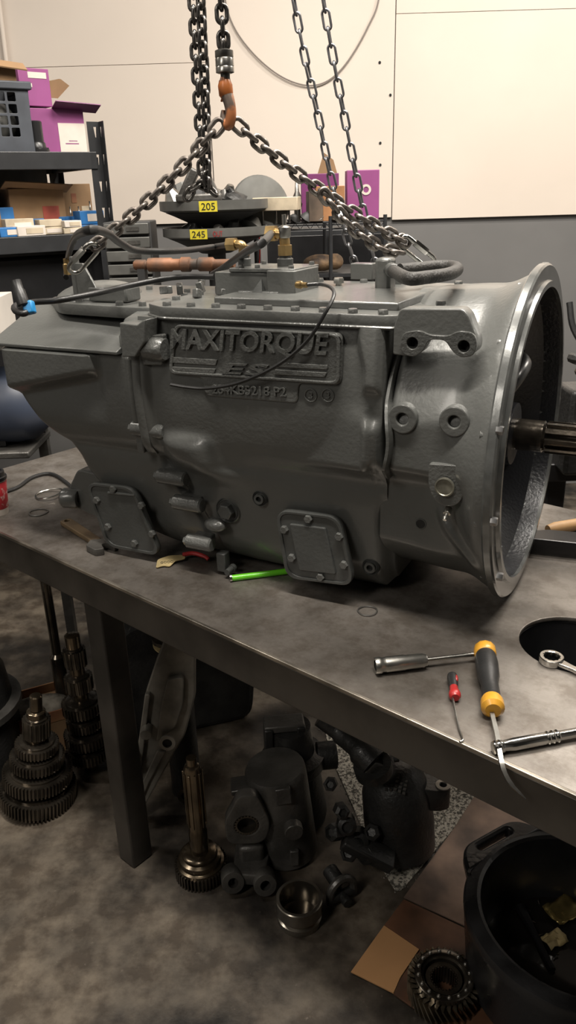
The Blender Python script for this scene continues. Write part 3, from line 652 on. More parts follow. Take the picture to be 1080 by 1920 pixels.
# thin bent wire with brass end dropping over the name plate
p = deckp(560, 534, .268)
gp('brass_end', G().lathe([(.0055, 0), (.0065, .004), (.0065, .010), (.0045, .012), (.0045, .02)], 12, p + Vector((.004, 0, 0)), (-1, .1, 0)), M['brass'])
def fr(x, y, v): u, z = side(x, y, v); return Vector((u, v, z))
w = spl([p + Vector((-.014, 0, 0)), fr(600, 533, .17), fr(620, 539, .20), fr(626, 553, .235), fr(612, 583, .262), fr(575, 640, .268), fr(520, 685, .268), fr(450, 717, .262), (fr(390, 728, .256)), fr(350, 726, .262), fr(320, 721, .268)], 8)
gp('thin_wire', G().tube(w, [.0030] * len(w), 8), M['rubber'], label='thin black bent tube')
# ------------------------------------------------------------ chains
def link_mesh(L, w, d, n=8):
    """one welded link, long axis X, lying in XY"""
    r = (w - d) / 2; h = (L - d) / 2 - r; pts = []
    for k in range(9): a = -PI / 2 + PI * k / 8; pts.append((h + r * math.cos(a), r * math.sin(a), 0))
    for k in range(9): a = PI / 2 + PI * k / 8; pts.append((-h + r * math.cos(a), r * math.sin(a), 0))
    return G().tube(pts, d / 2, n, True).mesh('link', 60)
def chain(name, label, cat, pts, L, w, d, m, group=None, roll=.0, side_=None):
    P = [Vector(p) for p in pts]; root = thing(name, label, cat, P[-1], 0, group); me = link_mesh(L, w, d)
    cum = [0]
    for a, b in zip(P, P[1:]): cum.append(cum[-1] + (b - a).length)
    pitch = L - 2 * d; n = int(cum[-1] / pitch) + 1
    def at(s):
        s = min(max(s, 0), cum[-1])
        for i in range(len(P) - 1):
            if s <= cum[i + 1] or i == len(P) - 2:
                return P[i].lerp(P[i + 1], (s - cum[i]) / (cum[i + 1] - cum[i]))
    for i in range(n):
        s = pitch * (i + .5); a, b = at(s - pitch * .5), at(s + pitch * .5); t = (b - a).normalized() if (b - a).length > 1e-6 else Vector((0, 0, 1))
        ref = side_ or Vector((0, 1, 0)); y = t.cross(ref).normalized(); z = t.cross(y)
        ang = roll + (PI / 2 if i % 2 else 0) + random.uniform(-.18, .18)
        yy = y * math.cos(ang) + z * math.sin(ang)
        o = obj('link', me, m, root); o.matrix_local = frame((a + b) / 2 - P[-1], t, yy)
    return root
def sag(a, b, s, n=24): a, b = Vector(a), Vector(b); return [a.lerp(b, k / n) - Vector((0, 0, s * 4 * (k / n) * (1 - k / n))) for k in range(n + 1)]
YH = 1.50
hk = PY(427, 225, YH)
# attachment points on the gearbox
at_l = gw(deckp(138, 505, .285)); at_r = gw(deckp(800, 490, .275))
shl0 = PY(176, 462, (at_l.y * .88 + hk.y * .12))
shr0 = PY(757, 452, (at_r.y * .95 + hk.y * .05))
chain('lifting_sling', 'rusty steel chain sling running from the hook down to the left end of the gearbox', 'chain', sag(hk + Vector((-.012, 0, -.004)), shl0, .012), .0385, .0268, .0082, M['chain'])
chain('lifting_sling', 'rusty steel chain sling running from the hook down to the right end of the gearbox', 'chain', sag(hk + Vector((.012, 0, -.004)), shr0, .014), .0385, .0268, .0082, M['chain'])
mid = hk.lerp(shr0, .50)
chain('chain_tail', 'doubled back loose tail of the right hand chain sling', 'chain', sag(mid + Vector((0, -.012, -.012)), shr0 + Vector((-.012, -.012, -.020)), .022), .0385, .0268, .0082, M['chain'])
def shackle(name, label, a, b, w, d, m, gate=True):
    a, b = Vector(a), Vector(b); L = (b - a).length + d; root = thing(name, label, 'shackle', b)
    M0 = frame((a + b) / 2 - b, b - a, Vector((.3, -.5, .9)))
    o = obj('shackle_ring', link_mesh(L, w, d, 12), m, root); o.matrix_local = M0
    g = G().lathe([(d * .78, -.016), (d * .85, -.013), (d * .85, .013), (d * .78, .016)], 6, (0, (w - d) / 2, 0), (1, 0, 0)); q = obj('locking_nut', g.mesh('locking_nut', 20), m, root); q.matrix_local = M0
shackle('quick_link', 'bright steel quick link joining the right chain to the gearbox top', PY(750, 447, shr0.y), PY(812, 497, at_r.y), .034, .009, M['chrome'])
shackle('quick_link', 'dull steel quick link joining the left chain to the gearbox rear', PY(180, 458, shl0.y), PY(134, 510, at_l.y), .034, .008, M['steel'])
# hoist: load chain, swivel block, hook
top = PY(417, -120, YH); sw = PY(421, 115, YH)
chain('load_chain', 'oily hoist chain hanging straight into the swivel above the hook', 'chain', [PY(420, 92, YH) + Vector((-.02, 0, 3.46 - PY(420, 92, YH).z)), PY(420, 92, YH)], .034, .024, .0075, M['chain3'])
hb = thing('hoist_hook', 'worn orange crane hook with a ribbed grey swivel collar', 'hook', (sw.x, sw.y, hk.z))
g = G(); prof = []
zz = PY(421, 138, YH).z - hk.z; z1 = PY(421, 93, YH).z - hk.z; H_ = z1 - zz
for h, r in ((0, .75), (.04, 1), (.26, 1), (.29, .95), (.31, 1), (.62, 1), (.65, .95), (.68, 1), (.95, 1), (1, .75)): prof.append((.0155 * r, zz + h * H_))
obj('swivel_collar', g.lathe(prof, 28), M['steel'], hb)
obj('swivel_neck', G().cyl((0, 0, zz - .014), (0, 0, zz + .002), .008, n=14), M['cast2'], hb)
def hp(x, y): p = PY(x, y, YH); return Vector((p.x - sw.x, 0, p.z - hk.z))
cps = [((422, 141), .007), ((422, 156), .0105), ((424, 174), .0115), ((431, 190), .0100), ((435, 206), .0095), ((435, 222), .0092), ((430, 235), .0088), ((422, 231), .008), ((417, 218), .0065), ((417, 206), .004)]
# hook is turned so it is seen nearly edge on: its opening faces away to the left
hpts = []
for (xy, r) in cps:
    p = hp(*xy); dx = p.x; hpts.append(Vector((dx * .75, -dx * .55, p.z)))
rad = [r for _, r in cps]; sp = spl(hpts, 5); rr = list(np.interp(np.linspace(0, len(rad) - 1, len(sp)), range(len(rad)), rad))
obj('hook', G().tube(sp, rr, 14), M['orange'], hb)
obj('hook_shank', G().tube([hp(421, 150), hp(422, 160), hp(424, 176), hp(428, 184)], [.0095, .0125, .0125, .0095], 14), mat('orange_enamel', (.45, .14, .035), .35, .1, .4, sc_=30), hb)
obj('safety_latch', G().box(hp(412, 178) + Vector((.006, 0, 0)), (.003, .008, .022), (0, .35, 0)), M['orange'], hb)
# hand chains on the right
def vch(px, Y0, Y1, L, w, d, m, label, roll=0, group=None, name='hand_chain'):
    pts = [PY(x, y, Y0 + (Y1 - Y0) * k / (len(px) - 1)) for k, (x, y) in enumerate(px)]
    if name != 'slack_chain' or len(px) == 4: dd_ = pts[0] - pts[1]; pts = [pts[0] + dd_ * ((3.46 - pts[0].z) / dd_.z)] + pts
    return chain(name, label, 'chain', pts[:1] + spl(pts[1:], 4), L, w, d, m, group, roll)
vch([(543, -40), (568, 90), (597, 220), (620, 330), (643, 420), (668, 505)], 1.85, 1.85, .041, .0195, .0052, M['chain2'], 'long link hand chain hanging behind the gearbox, left of the slanting pair', roll=.3)
vch([(600, -40), (623, 100), (648, 230), (668, 330), (686, 420), (706, 505)], 1.80, 1.80, .041, .0195, .0052, M['chain2'], 'long link hand chain hanging behind the gearbox, right of the slanting pair', roll=.3)
vch([(360, -60), (367, 100), (374, 220), (381, 345)], 1.95, 1.95, .040, .027, .0085, M['chain3'], 'oily black hoist chain left of the hook, left strand of the hanging bundle', name='slack_chain')
vch([(374, -60), (381, 100), (387, 220), (388, 345)], 1.93, 1.93, .040, .027, .0085, M['chain3'], 'oily black hoist chain left of the hook, right strand of the hanging bundle', roll=.8, name='slack_chain')
vch([(350, 372), (362, 350), (376, 344), (390, 350), (402, 362)], 1.94, 1.94, .040, .027, .0085, M['chain3'], 'bunched oily chain end lying over the round parts bin', roll=.5, name='slack_chain')

# ------------------------------------------------------------ things on the bench
def onb(x, y, dz=0): return PZ(x, y, T + dz)
def bdir(a, b): d = onb(*b) - onb(*a); return math.atan2(d.y, d.x), d.length
# yellow and black pry driver
a_, L_ = bdir((907, 1225), (922, 1335))
p = onb(907, 1232); t = thing('pry_driver', 'yellow and black handled screwdriver with a long bent pry blade over the edge', 'screwdriver', p, a_)
hl = L_
obj('grip', G().lathe([(.014, .018), (.0165, .03), (.0175, .05), (.0165, .08), (.013, .10), (.0135, hl - .015), (.0155, hl - .008)], 24, (0, 0, .0175), (1, 0, 0)), M['rubber'], t)
obj('end_cap', G().lathe([(.006, -.004), (.013, .0), (.0175, .006), (.0175, .020), (.0155, .024)], 12, (0, 0, .0175), (1, 0, 0)), M['amber'], t, label='yellow octagonal end cap')
obj('collar', G().lathe([(.0145, hl - .016), (.0165, hl - .010), (.0165, hl + .004), (.011, hl + .010)], 20, (0, 0, .0175), (1, 0, 0)), M['amber'], t, label='yellow collar')
c0 = p; Rz = Matrix.Rotation(-a_, 3, 'Z')
def lc(w): return Rz @ (Vector(w) - p)
bl = [lc(onb(922, 1338, .014)), lc(onb(932, 1380, .012)), lc(onb(938, 1418, .009)), lc(PZ(944, 1444, T + .0)), lc(PZ(958, 1470, T - .012)), lc(PZ(986, 1498, T - .025))]
obj('blade', G().tube(spl(bl, 5), [.0042] * 16 + [.0038] * 5 + [.003, .0027, .0024, .0016, .0008], 4), M['steel'], t)
# socket nut driver: shaft under the yellow handle and sockets
a_, L_ = bdir((706, 1262), (893, 1240)); p = onb(706, 1262); t = thing('long_socket', 'chrome deep socket on a slim extension bar beside the yellow driver', 'socket wrench', p, a_)
obj('extension', G().lathe([(.0035, .06), (.0035, L_ + .004)], 12, (0, 0, .0135), (1, 0, 0)), M['steel'], t)
obj('deep_socket', G().lathe([(.0125, .014), (.0125, .044), (.0118, .046), (.0118, .074), (.0095, .078), (.0095, .080)], 24, (0, 0, .0135), (1, 0, 0)), M['zinc'], t)
obj('socket_mouth', G().lathe([(.0085, -.002), (.0125, -.003), (.0135, .0), (.0135, .006), (.012, .008), (.012, .015)], 24, (0, 0, .0135), (1, 0, 0), cap=False), M['zinc'], t)
obj('socket_bore', G().lathe([(.0085, -.001), (.0085, .004)], 6, (0, 0, .0135), (1, 0, 0)).mesh('b', 20), M['cast'], t)
# small red and black pick
a_, L_ = bdir((847, 1272), (855, 1330)); p = onb(847, 1274); t = thing('hook_pick', 'small red and black handled hook pick lying near the bench edge', 'pick', p, a_)
obj('grip', G().lathe([(.004, 0), (.0075, .003), (.0085, .012), (.007, .026), (.0065, .034)], 16, (0, 0, .0088), (1, 0, 0)), M['rubber'], t)
obj('grip_front', G().lathe([(.0066, .030), (.0062, .040), (.0078, .046), (.0088, .050), (.0088, .056), (.006, .060)], 16, (0, 0, .0088), (1, 0, 0)), M['red'], t, label='red front of the handle')
obj('grip_inlay', G().ball((.015, .004, .0125), (.010, .004, .0035), 8), M['red'], t)
Rz = Matrix.Rotation(-a_, 3, 'Z')
obj('pick_shaft', G().tube(spl([lc(onb(848, 1302, .0088)), lc(onb(852, 1326, .008)), lc(onb(861, 1365, .004)), lc(onb(868, 1386, .003)), lc(onb(862, 1391, .003))], 5), .0016, 8), M['steel'], t)
# ratchet with chrome bar
p = onb(928, 1412); a_, L_ = bdir((928, 1412), (1080, 1384)); t = thing('breaker_bar', 'chrome ratchet handle with knurled rings lying across the front bench edge', 'ratchet', p, a_)
obj('handle', G().lathe([(.006, -.004), (.0085, -.003), (.0090, .006), (.0085, .010), (.0075, .012), (.0088, .026), (.0085, .07), (.0072, .075), (.0080, .078), (.0080, .090), (.0070, .093), (.0068, .16), (.0068, .32)], 24, (0, 0, .0088), (1, 0, 0)), M['chrome'], t)
for x in (.0, .006, .076, .083, .090): obj('knurled_ring', G().lathe([(.0082, x - .002), (.0092, x), (.0082, x + .002)], 24, (0, 0, .0092), (1, 0, 0)), M['chrome'], t)
# ring wrench over the hole
p = onb(1033, 1242); a_, L_ = bdir((1033, 1242), (1080, 1262)); a_ -= .05; t = thing('ring_wrench', 'chrome twelve point ratcheting ring wrench lying at the round bench hole', 'wrench', p, a_)
obj('ring_head', extr([circ(0, 0, .019, 36), [(.0125 * (1 if k % 2 else .88) * math.cos(PI * k / 12), .0125 * (1 if k % 2 else .88) * math.sin(PI * k / 12)) for k in range(24)]], .011, .0015, Matrix.Translation((0, 0, .001))), M['chrome'], t)
obj('shank', extr([rp([(.016, -.0085), (.034, -.006), (.2, -.0075), (.2, .0075), (.034, .006), (.016, .0085)], .003)], .006, .002, Matrix.Translation((0, 0, .0035))), M['chrome'], t)
# adjustable wrench at the left
p = onb(127, 985); a_, L_ = bdir((127, 985), (195, 1030)); t = thing('adjustable_wrench', 'brown worn adjustable wrench lying at the left front of the bench', 'wrench', p, a_)
bz_ = mat('bronzed_steel', (.25, .18, .105), .4, .6, .4, sc_=20)
obj('handle', extr([rp([(-.012, -.014), (L_ * .82, -.011), (L_ * .82, .012), (-.012, .014)], .007), circ(-.001, 0, .006, 16)], .011, .002, Matrix.Translation((0, 0, .001))), bz_, t)
obj('jaw_head', extr([rp([(L_ * .8, -.012), (L_ * .92, -.034), (L_ * 1.12, -.030), (L_ * 1.16, -.012), (L_ * 1.02, -.006), (L_ * 1.02, .006), (L_ * 1.16, .010), (L_ * 1.14, .024), (L_ * .9, .020)], .005)], .015, .002, Matrix.Translation((0, 0, .0005))), M['cast2'], t)
obj('adjusting_screw', G().lathe([(.006, -.009), (.006, .009)], 14, (L_ * .93, .006, .010), (1, 0, 0)), M['cast2'], t)
# paper tag and red handle
p = onb(318, 1056); t = thing('tagged_brush', 'tan folded tag with printed letters on a thin red handle', 'tag', p, bdir((290, 1055), (345, 1050))[0])
obj('tag_sheet', extr([rp([(-.028, -.022), (-.012, -.016), (.0, -.022), (.012, -.004), (.034, .0), (.030, .014), (.0, .016), (-.024, .006)], .006)], .0022, .0005, Matrix.Rotation(.22, 4, 'X') @ Matrix.Translation((0, 0, .006))), M['tan'], t)
obj('lettering', text('GOOD', .026, .007, .0006, Matrix.Rotation(.22, 4, 'X') @ Matrix.Translation((-.018, -.010, .0082))), M['cast'], t)
obj('handle', G().tube(spl([(.028, .010, .012), (.05, .008, .014), (.072, -.004, .010), (.080, -.012, .006)], 5), [.0045] * 10 + [.004] * 6, 8), M['red'], t)
# green stick
p = onb(432, 1090); a_, L_ = bdir((432, 1090), (520, 1079)); t = thing('green_marker', 'bright green stick poking out from under the gearbox', 'marker', p, a_)
obj('barrel', G().lathe([(.0062, .003), (.0062, .12)], 12, (0, 0, .0064), (1, 0, 0)), M['green'], t)
obj('end_disc', G().lathe([(.0075, -.001), (.0075, .003)], 16, (0, 0, .0075), (1, 0, 0)), M['steel'], t)
# o rings and wire loops
def ring(x, y, r, d, m, name, label, cat='ring', loops=1, tilt=0):
    p = onb(x, y); o = obj(name, G().tube([(r * math.cos(a) * (1 + .06 * math.sin(3 * a)), r * math.sin(a), d + (0.004 * math.sin(a * .5) if loops > 1 else 0) + tilt * (1 + math.cos(a))) for a in np.linspace(0, 2 * PI * loops, 28 * loops, loops > 1 and False)], d, 6, True), m, loc=p); tag(o, label, cat)
ring(689, 1147, .017, .0016, M['cast2'], 'snap_ring', 'small dark snap ring on the bench in front of the gearbox')
ring(72, 962, .022, .0018, M['cast2'], 'wire_loop', 'thin dark wire loop lying left of the adjustable wrench')
ring(92, 930, .034, .0022, M['steel'], 'wire_loop', 'bright steel wire ring behind the dark loop at left', tilt=.004)
ring(88, 818, .03, .0022, M['steel'], 'wire_loop', 'light grey ring hanging at the far left of the gearbox', tilt=.03)
t = tag(obj('black_cable', G().tube(spl([onb(-20, 930, .005), onb(30, 915, .005), onb(60, 895, .006), onb(95, 888, .006), onb(125, 905, .005), onb(150, 930, .005)], 6), .0045, 8), M['rubber']), 'black cable curling over the bench behind the paper cup', 'cable')
# paper cup
p = onb(-3, 962); t = thing('paper_cup', 'red and white paper cup with a black lid at the far left', 'cup', p)
obj('cup_body', G().lathe([(.024, 0), (.0245, .002), (.031, .088), (.030, .088)], 32), M['white'], t)
obj('red_sleeve', G().lathe([(.0256, .016), (.0262, .017), (.0312, .082), (.0308, .083)], 32, cap=False), mat('red_sleeve_print', (.50, .03, .04), .5, 0, col2=(.62, .45, .42), sc_=60, edge=(.36, .42)), t)
obj('lid', G().lathe([(.0325, .086), (.0335, .088), (.0335, .094), (.030, .096), (.029, .106), (.024, .107), (.023, .104)], 32), M['black'], t)
# black hammer like tool at the right and a wooden handle
p = onb(1045, 1035); t = thing('black_tool_block', 'black angular block with a pale edge behind the bell flange on the bench', 'tool', p, -.25)
obj('block', extr([rp([(-.06, -.02), (.05, -.03), (.07, -.01), (.07, .03), (-.02, .035), (-.06, .02)], .006)], .035, .003), M['black'], t)
obj('edge_strip', G().box((.066, .0, .028), (.006, .05, .012)), M['steel'], t, bev=.002)
p = onb(1062, 998); t = tag(obj('wooden_handle', G().lathe([(.010, -.05), (.014, -.03), (.013, .03), (.012, .1)], 14, (0, 0, .0145), (1, .35, 0)), M['wood'], loc=p), 'yellow worn wooden handle lying behind the black block', 'handle')
# parts behind the bench on the right
dk = thing('stacked_engine_part', 'dark oily engine part with knobbly fittings at the far right behind the shaft', 'engine part', PZ(1090, 905, T))
obj('body', G().box((.03, .08, .12), (.14, .12, .22)), M['cast'], dk, bev=.01)
for k in range(18):
    x, z = random.uniform(-.06, .06), random.uniform(.10, .34)
    obj('fitting', G().lathe([(.012, -.02), (.014, 0), (.010, .012), (.006, .024)], 8, (x, .0 + random.uniform(-.02, .02), z), (random.uniform(-1, 1), -1, random.uniform(-.6, .8))), random.choice([M['cast2'], M['steel'], M['cast'], M['oily']]), dk)
obj('hose', G().tube(spl([(-.06, .05, .44), (-.05, .03, .38), (-.01, .0, .32), (.05, -.01, .28)], 5), .008, 8), M['rubber'], dk)
wb = PY(1085, 855, 1.9); dd = thing('dark_stand', 'black upright stand leg behind the bench at the far right', 'stand', (wb.x, 2.0, 0))
obj('upright', G().box((-.02, 0, .42), (.05, .05, .84)), M['black'], dd, bev=.004); obj('upright', G().box((.12, .0, .42), (.05, .05, .84)), M['black'], dd, bev=.004); obj('cross_plate', G().box((.05, 0, .80), (.24, .10, .05)), M['black'], dd, bev=.004)

# ------------------------------------------------------------ black shelving on the left
TH = math.radians(33)
xd = Vector((math.cos(TH), math.sin(TH), 0)); yd = Vector((-math.sin(TH), math.cos(TH), 0))   # beam direction, depth direction
P1 = PY(192, 400, 2.95); z_s1 = PY(100, 288, 2.9).z; z_s2 = PY(60, 444, 2.85).z
rack = thing('shelving_unit', 'black slotted steel shelving unit loaded with boxes at the left', 'shelving', (P1.x, P1.y, 0), TH)
def post(x, y, ztop, ry):
    g = []; n = int((ztop - .5) / .085); w = .042
    for (rz, off) in ((0, 0), (PI / 2, 0)):
        holes = []
        for k in range(n):
            zc_ = ztop - .03 - .085 * k; holes.append([(-.012, zc_ + .014), (-.002, zc_ + .014), (-.005, zc_ - .018), (-.008, zc_ - .018)])
        g.append(extr([[(-w, 0), (0, 0), (0, ztop), (-w, ztop)]] + [[(a - .008, b) for a, b in h] for h in holes], .002, 0, Matrix.Rotation(rz, 4, 'Z') @ Matrix.Rotation(PI / 2, 4, 'X')))
    obj('post', join(g, 'post'), M['rack'], rack, loc=(x, y, 0))
zt1 = PY(180, 228, 2.95).z
post(.02, 0, zt1, 0); post(.02, .46, zt1, 0); post(-1.6, 0, zt1, 0); post(-1.6, .46, zt1, 0)
for z in (z_s1, z_s2):
    for y in (0, .46): obj('shelf_beam', extr([rp([(-1.6, -.05), (.0, -.05), (.0, .004), (-1.6, .004)], .002)], .012, .002, Matrix.Translation((0, y + .006, z)) @ Matrix.Rotation(PI / 2, 4, 'X')), M['rack'], rack)
    obj('shelf_panel', G().box((-.8, .23, z - .012), (1.58, .44, .012)), M['rack'], rack)
    obj('end_beam', G().box((-.0, .23, z - .03), (.02, .44, .035)), M['rack'], rack)
obj('shelf_panel', G().box((-.8, .23, .88), (1.58, .44, .012)), M['rack'], rack)
def onrack(x, z, depth):
    """point on a shelf at that depth behind the front beam"""
    d = ray(x, 380); n = yd; q = Vector((P1.x, P1.y, 0)) + yd * depth; s = (q - Vector((CAM.x, CAM.y, 0))).dot(n) / Vector((d.x, d.y, 0)).dot(n)
    return Vector((CAM.x + d.x * s, CAM.y + d.y * s, z))
def carton(name, label, cat, loc, w, d, h, rz, m, patches=(), flaps=None, group=None, bev=.002):
    t = thing(name, label, cat, loc, rz, group)
    obj('carton_body', G().box((0, 0, h / 2), (w, d, h)), m, t, bev=bev)
    for px, pz, pw, ph, pm in patches: obj('printed_panel', G().box((px * w, -d / 2 - .0006, pz * h), (pw * w, .0012, ph * h)), pm, t)
    return t
s1, s2 = z_s1 + .004, z_s2 + .004
# grey crate with grid holes
L0 = onrack(-14, s1, .14)
ct = thing('plastic_crate', 'grey plastic crate with square grid holes on the top shelf', 'crate', L0, TH)
cw, chh, cd = .27, .205, .24
holes = [rp([(x, z), (x + .026, z), (x + .026, z + .026), (x, z + .026)], .004) for x in np.arange(-cw / 2 + .03, cw / 2 - .05, .034) for z in np.arange(.045, .17, .034)]
obj('front_grid', extr([rp([(-cw / 2 + .01, 0), (cw / 2 - .006, 0), (cw / 2, chh), (-cw / 2, chh)], .004)] + holes, .005, .0008, Matrix.Translation((0, -cd / 2, 0)) @ Matrix.Rotation(PI / 2, 4, 'X')), M['crate'], ct)
obj('rear_wall', G().box((0, cd / 2, chh / 2), (cw, .005, chh)), M['crate'], ct)
for sx in (-1, 1): obj('side_wall', G().box((sx * (cw / 2 - .004), 0, chh / 2), (.005, cd, chh)), M['crate'], ct)
obj('crate_floor', G().box((0, 0, .004), (cw - .02, cd - .01, .006)), M['crate'], ct)
obj('rim', G().box((0, -cd / 2 - .004, chh - .012), (cw + .02, .02, .024)), M['crate'], ct, bev=.004)
obj('rim', G().box((cw / 2, 0, chh - .012), (.02, cd, .024)), M['crate'], ct, bev=.004)
obj('bagged_parts', G().ball((.0, 0, .09), (.12, .10, .085), 10), M['tray'], ct)
t = thing('cardboard_box', 'open brown cardboard box sitting on top of the grey crate', 'box', L0 + Vector((-.02, 0, chh)), TH)
obj('carton_body', G().box((0, 0, .025), (.26, .2, .05)), M['card'], t); obj('flap', G().box((.03, -.11, .055), (.26, .05, .004), (.5, .08, 0)), M['card'], t)
# magenta boxes
L1 = onrack(106, s1, .24)
t = carton('magenta_box', 'large magenta and white box with flared lid on the top shelf', 'box', L1, .22, .16, .145, TH, M['magenta'], [(.28, .36, .44, .66, M['white']), (.28, .30, .14, .02, M['magenta']), (.26, .24, .22, .025, M['magenta'])])
obj('lid_flap', G().box((.08, -.10, .150), (.16, .06, .003), (-.35, .05, 0)), M['magdark'], t)
L2 = onrack(80, s1 + .152, .24)
t = carton('magenta_box', 'smaller magenta box with torn brown flap, stacked above the large magenta one', 'box', L2, .11, .13, .115, TH + .12, M['magenta'], [(.1, .82, .6, .16, M['white']), (-.2, .55, .2, .1, M['white'])])
obj('torn_flap', G().add([(.050, -.06, .08), (.105, -.05, .09), (.15, -.02, .075), (.09, -.04, .03), (.050, -.055, .03)], [(0, 1, 2, 3, 4)]).add([(.050, -.05, .08), (.105, -.04, .092), (.15, -.01, .077), (.09, -.03, .032), (.050, -.045, .03)], [(0, 1, 2, 3, 4)]), M['card'], t)
L9 = onrack(30, s2, .40); t = carton('grey_board', 'flat grey board standing behind the boxes on the lower shelf', 'board', L9, .26, .01, .26, TH, M['tray'])
t = thing('black_spindle', 'short black flanged spindle standing on the top shelf before the magenta box', 'machine part', onrack(84, s1, .08))
obj('spindle', G().lathe([(.040, 0), (.040, .010), (.030, .014), (.028, .03), (.024, .034), (.024, .095), (.020, .098)], 24), M['black'], t)
for k in range(6): obj('bolt_head', G().hexa((.033 * math.cos(k), .033 * math.sin(k), .010), (0, 0, 1), .005, .006), M['black'], t)
# second shelf
t = carton('cardboard_box', 'crushed brown cardboard box with red print on the lower shelf', 'box', onrack(54, s2, .20), .20, .16, .15, TH + .1, M['card'], [(.22, .36, .3, .5, mat('faded_red_print', (.33, .07, .05), .7, 0, .3, sc_=20))])
obj('lid_flap', G().box((.0, -.09, .155), (.24, .06, .003), (-.4, .06, 0)), M['card'], t)
carton('cardboard_box', 'brown cardboard box cut off by the left edge of the picture on the lower shelf', 'box', onrack(-44, s2, .18), .12, .16, .14, TH - .1, M['card'])
carton('cardboard_box', 'square brown cardboard box at the right end of the lower shelf', 'box', onrack(126, s2 + .0, .34), .14, .14, .165, TH + .05, M['card'], [(.3, .45, .22, .16, M['cream']), (0, .7, .14, .2, M['card2'])])
def small(x, dep, dz, w, h, m, lab, pm=None, d=.07):
    return carton('parts_box', lab, 'box', onrack(x, s2 + dz, dep), w, d, h, TH + random.uniform(-.15, .15), m, [(.1, .5, .6, .55, pm)] if pm else [], group=None)
small(163, .10, 0, .085, .026, M['blue'], 'flat blue parts box at the right end of the lower shelf, under another', M['white'])
small(163, .10, .027, .09, .045, M['blue'], 'larger blue and white parts box stacked at the right end of the lower shelf', M['white'])
small(118, .16, .0, .07, .055, M['blue'], 'dark blue parts box just below the square brown box')
small(86, .09, 0, .085, .024, M['cream'], 'cream parts box near the middle of the lower shelf, bottom of two', M['white'])
small(84, .09, .025, .08, .024, M['cream'], 'cream parts box near the middle of the lower shelf, top of two')
small(130, .05, 0, .075, .020, M['cream'], 'cream parts box between the blue boxes and the middle pair, lying lowest', M['white'])
small(127, .05, .021, .06, .022, M['white'], 'small white parts box lying on a cream one on the lower shelf', M['cream'])
small(60, .14, .0, .05, .052, M['blue'], 'narrow blue parts box behind the white ones on the lower shelf')
small(44, .04, 0, .10, .032, M['white'], 'white parts box tilted at the front of the lower shelf', M['cream'])
small(8, .04, 0, .08, .030, M['blue'], 'blue parts box with white label at the far left front of the lower shelf', M['white'])
small(24, .10, .0, .10, .055, M['cream'], 'long cream parts box behind the tilted white one', M['white'])
small(4, .14, .032, .05, .06, M['blue'], 'light blue parts box at the far left of the lower shelf, upper one')
for x, dz in ((168, .074), (146, .058), (130, .058)):
    p = onrack(x, s2 + dz, .10); tag(obj('metal_pin', G().lathe([(.004, 0), (.004, .012), (.0025, .014), (.0025, .03)], 8), M['steel'], loc=p), 'small steel stem standing on the parts boxes of the lower shelf', 'machine part', 'steel stems on the lower shelf')
# big dark bin under the lower shelf, white carton and black tray, navy drum at the far left
t = thing('storage_bin', 'large black plastic bin below the lower shelf', 'bin', onrack(55, .888, .22), TH)
obj('bin_body', extr([rp([(-.26, .0), (.24, .0), (.28, .44), (-.30, .44)], .02)], .34, .01, Matrix.Translation((0, .17, 0)) @ Matrix.Rotation(PI / 2, 4, 'X')), M['black'], t)
obj('bin_lid', G().box((-.01, .0, z_s2 - .30 - .27 + .2 - .012 if False else .452), (.62, .37, .022)), M['black'], t, bev=.006)
Yc = 2.36; p = Vector((PY(40, 640, Yc).x - .14, Yc, 0)); pb = thing('side_table', 'grey utility cart with two levels at the far left behind the gearbox', 'table', (p.x, Yc, 0))
tz = PY(10, 636, Yc - .1).z
obj('tabletop', G().box((-.10, .0, tz - .015), (.5, .24, .03)), M['cast2'], pb, bev=.004); lz = PY(20, 835, Yc - .05).z; obj('lower_tray', G().box((-.10, .0, lz - .012), (.5, .24, .02)), M['cast2'], pb, bev=.004)
for x, y in ((-.33, -.10), (-.33, .10), (.13, .10)): obj('leg', G().box((x, y, (tz - .03) / 2), (.03, .03, tz - .03)), M['cast2'], pb)
carton('white_carton', 'white cardboard carton at the far left behind the gearbox cable', 'box', (p.x - .03, Yc - .01, tz), .28, .18, PY(10, 560, Yc - .1).z - tz, .05, mat('white_carton_board', (.58, .54, .49), .6, 0, .1, sc_=8))
tag(obj('brown_lid', G().box((0, 0, .012), (.22, .16, .02), (0, .04, 0)), M['card'], loc=(p.x - .04, Yc, PY(10, 560, Yc - .1).z + .008)), 'dirty brown lid lying on the white carton', 'lid')
t = thing('air_tank', 'dark blue rounded tank lying on the lower level of the cart at far left', 'tank', (p.x, Yc, lz))
rt = (PY(20, 700, Yc - .1).z - lz) / 2
obj('tank_shell', G().lathe([(.02, -.34), (rt * .6, -.32), (rt * .92, -.27), (rt, -.22), (rt, .10), (rt * .92, .15), (rt * .6, .19), (.02, .21)], 40, (0, 0, rt), (1, -.0, 0)), M['navy'], t)
for x in (-.2, .05): obj('saddle', G().box((x, 0, .012), (.03, .12, .022)), M['black'], t)

# ------------------------------------------------------------ middle background
# small drawers behind the shelving
t = thing('drawer_cabinet', 'dark grey cabinet of shallow parts drawers behind the left chain', 'cabinet', (PY(241, 480, 2.75).x + .02, 2.66, 0), .05)
zb0, zb1 = PY(238, 560, 2.75).z, PY(238, 415, 2.75).z
obj('cabinet_body', G().box((0, .1, (zb1) / 2), (.15, .2, zb1)), M['traydk'], t, bev=.003)
nr = 6
for k in range(nr):
    z = zb1 - (zb1 - zb0) * (k + .5) / nr; o = obj('drawer', G().box((0, -.008, z), (.14, .02, (zb1 - zb0) / nr * .78)), M['tray'], t, bev=.002); 
    obj('drawer_label', G().box((.02, -.0195, z), (.04, .002, .012)), M['cast2'], o)
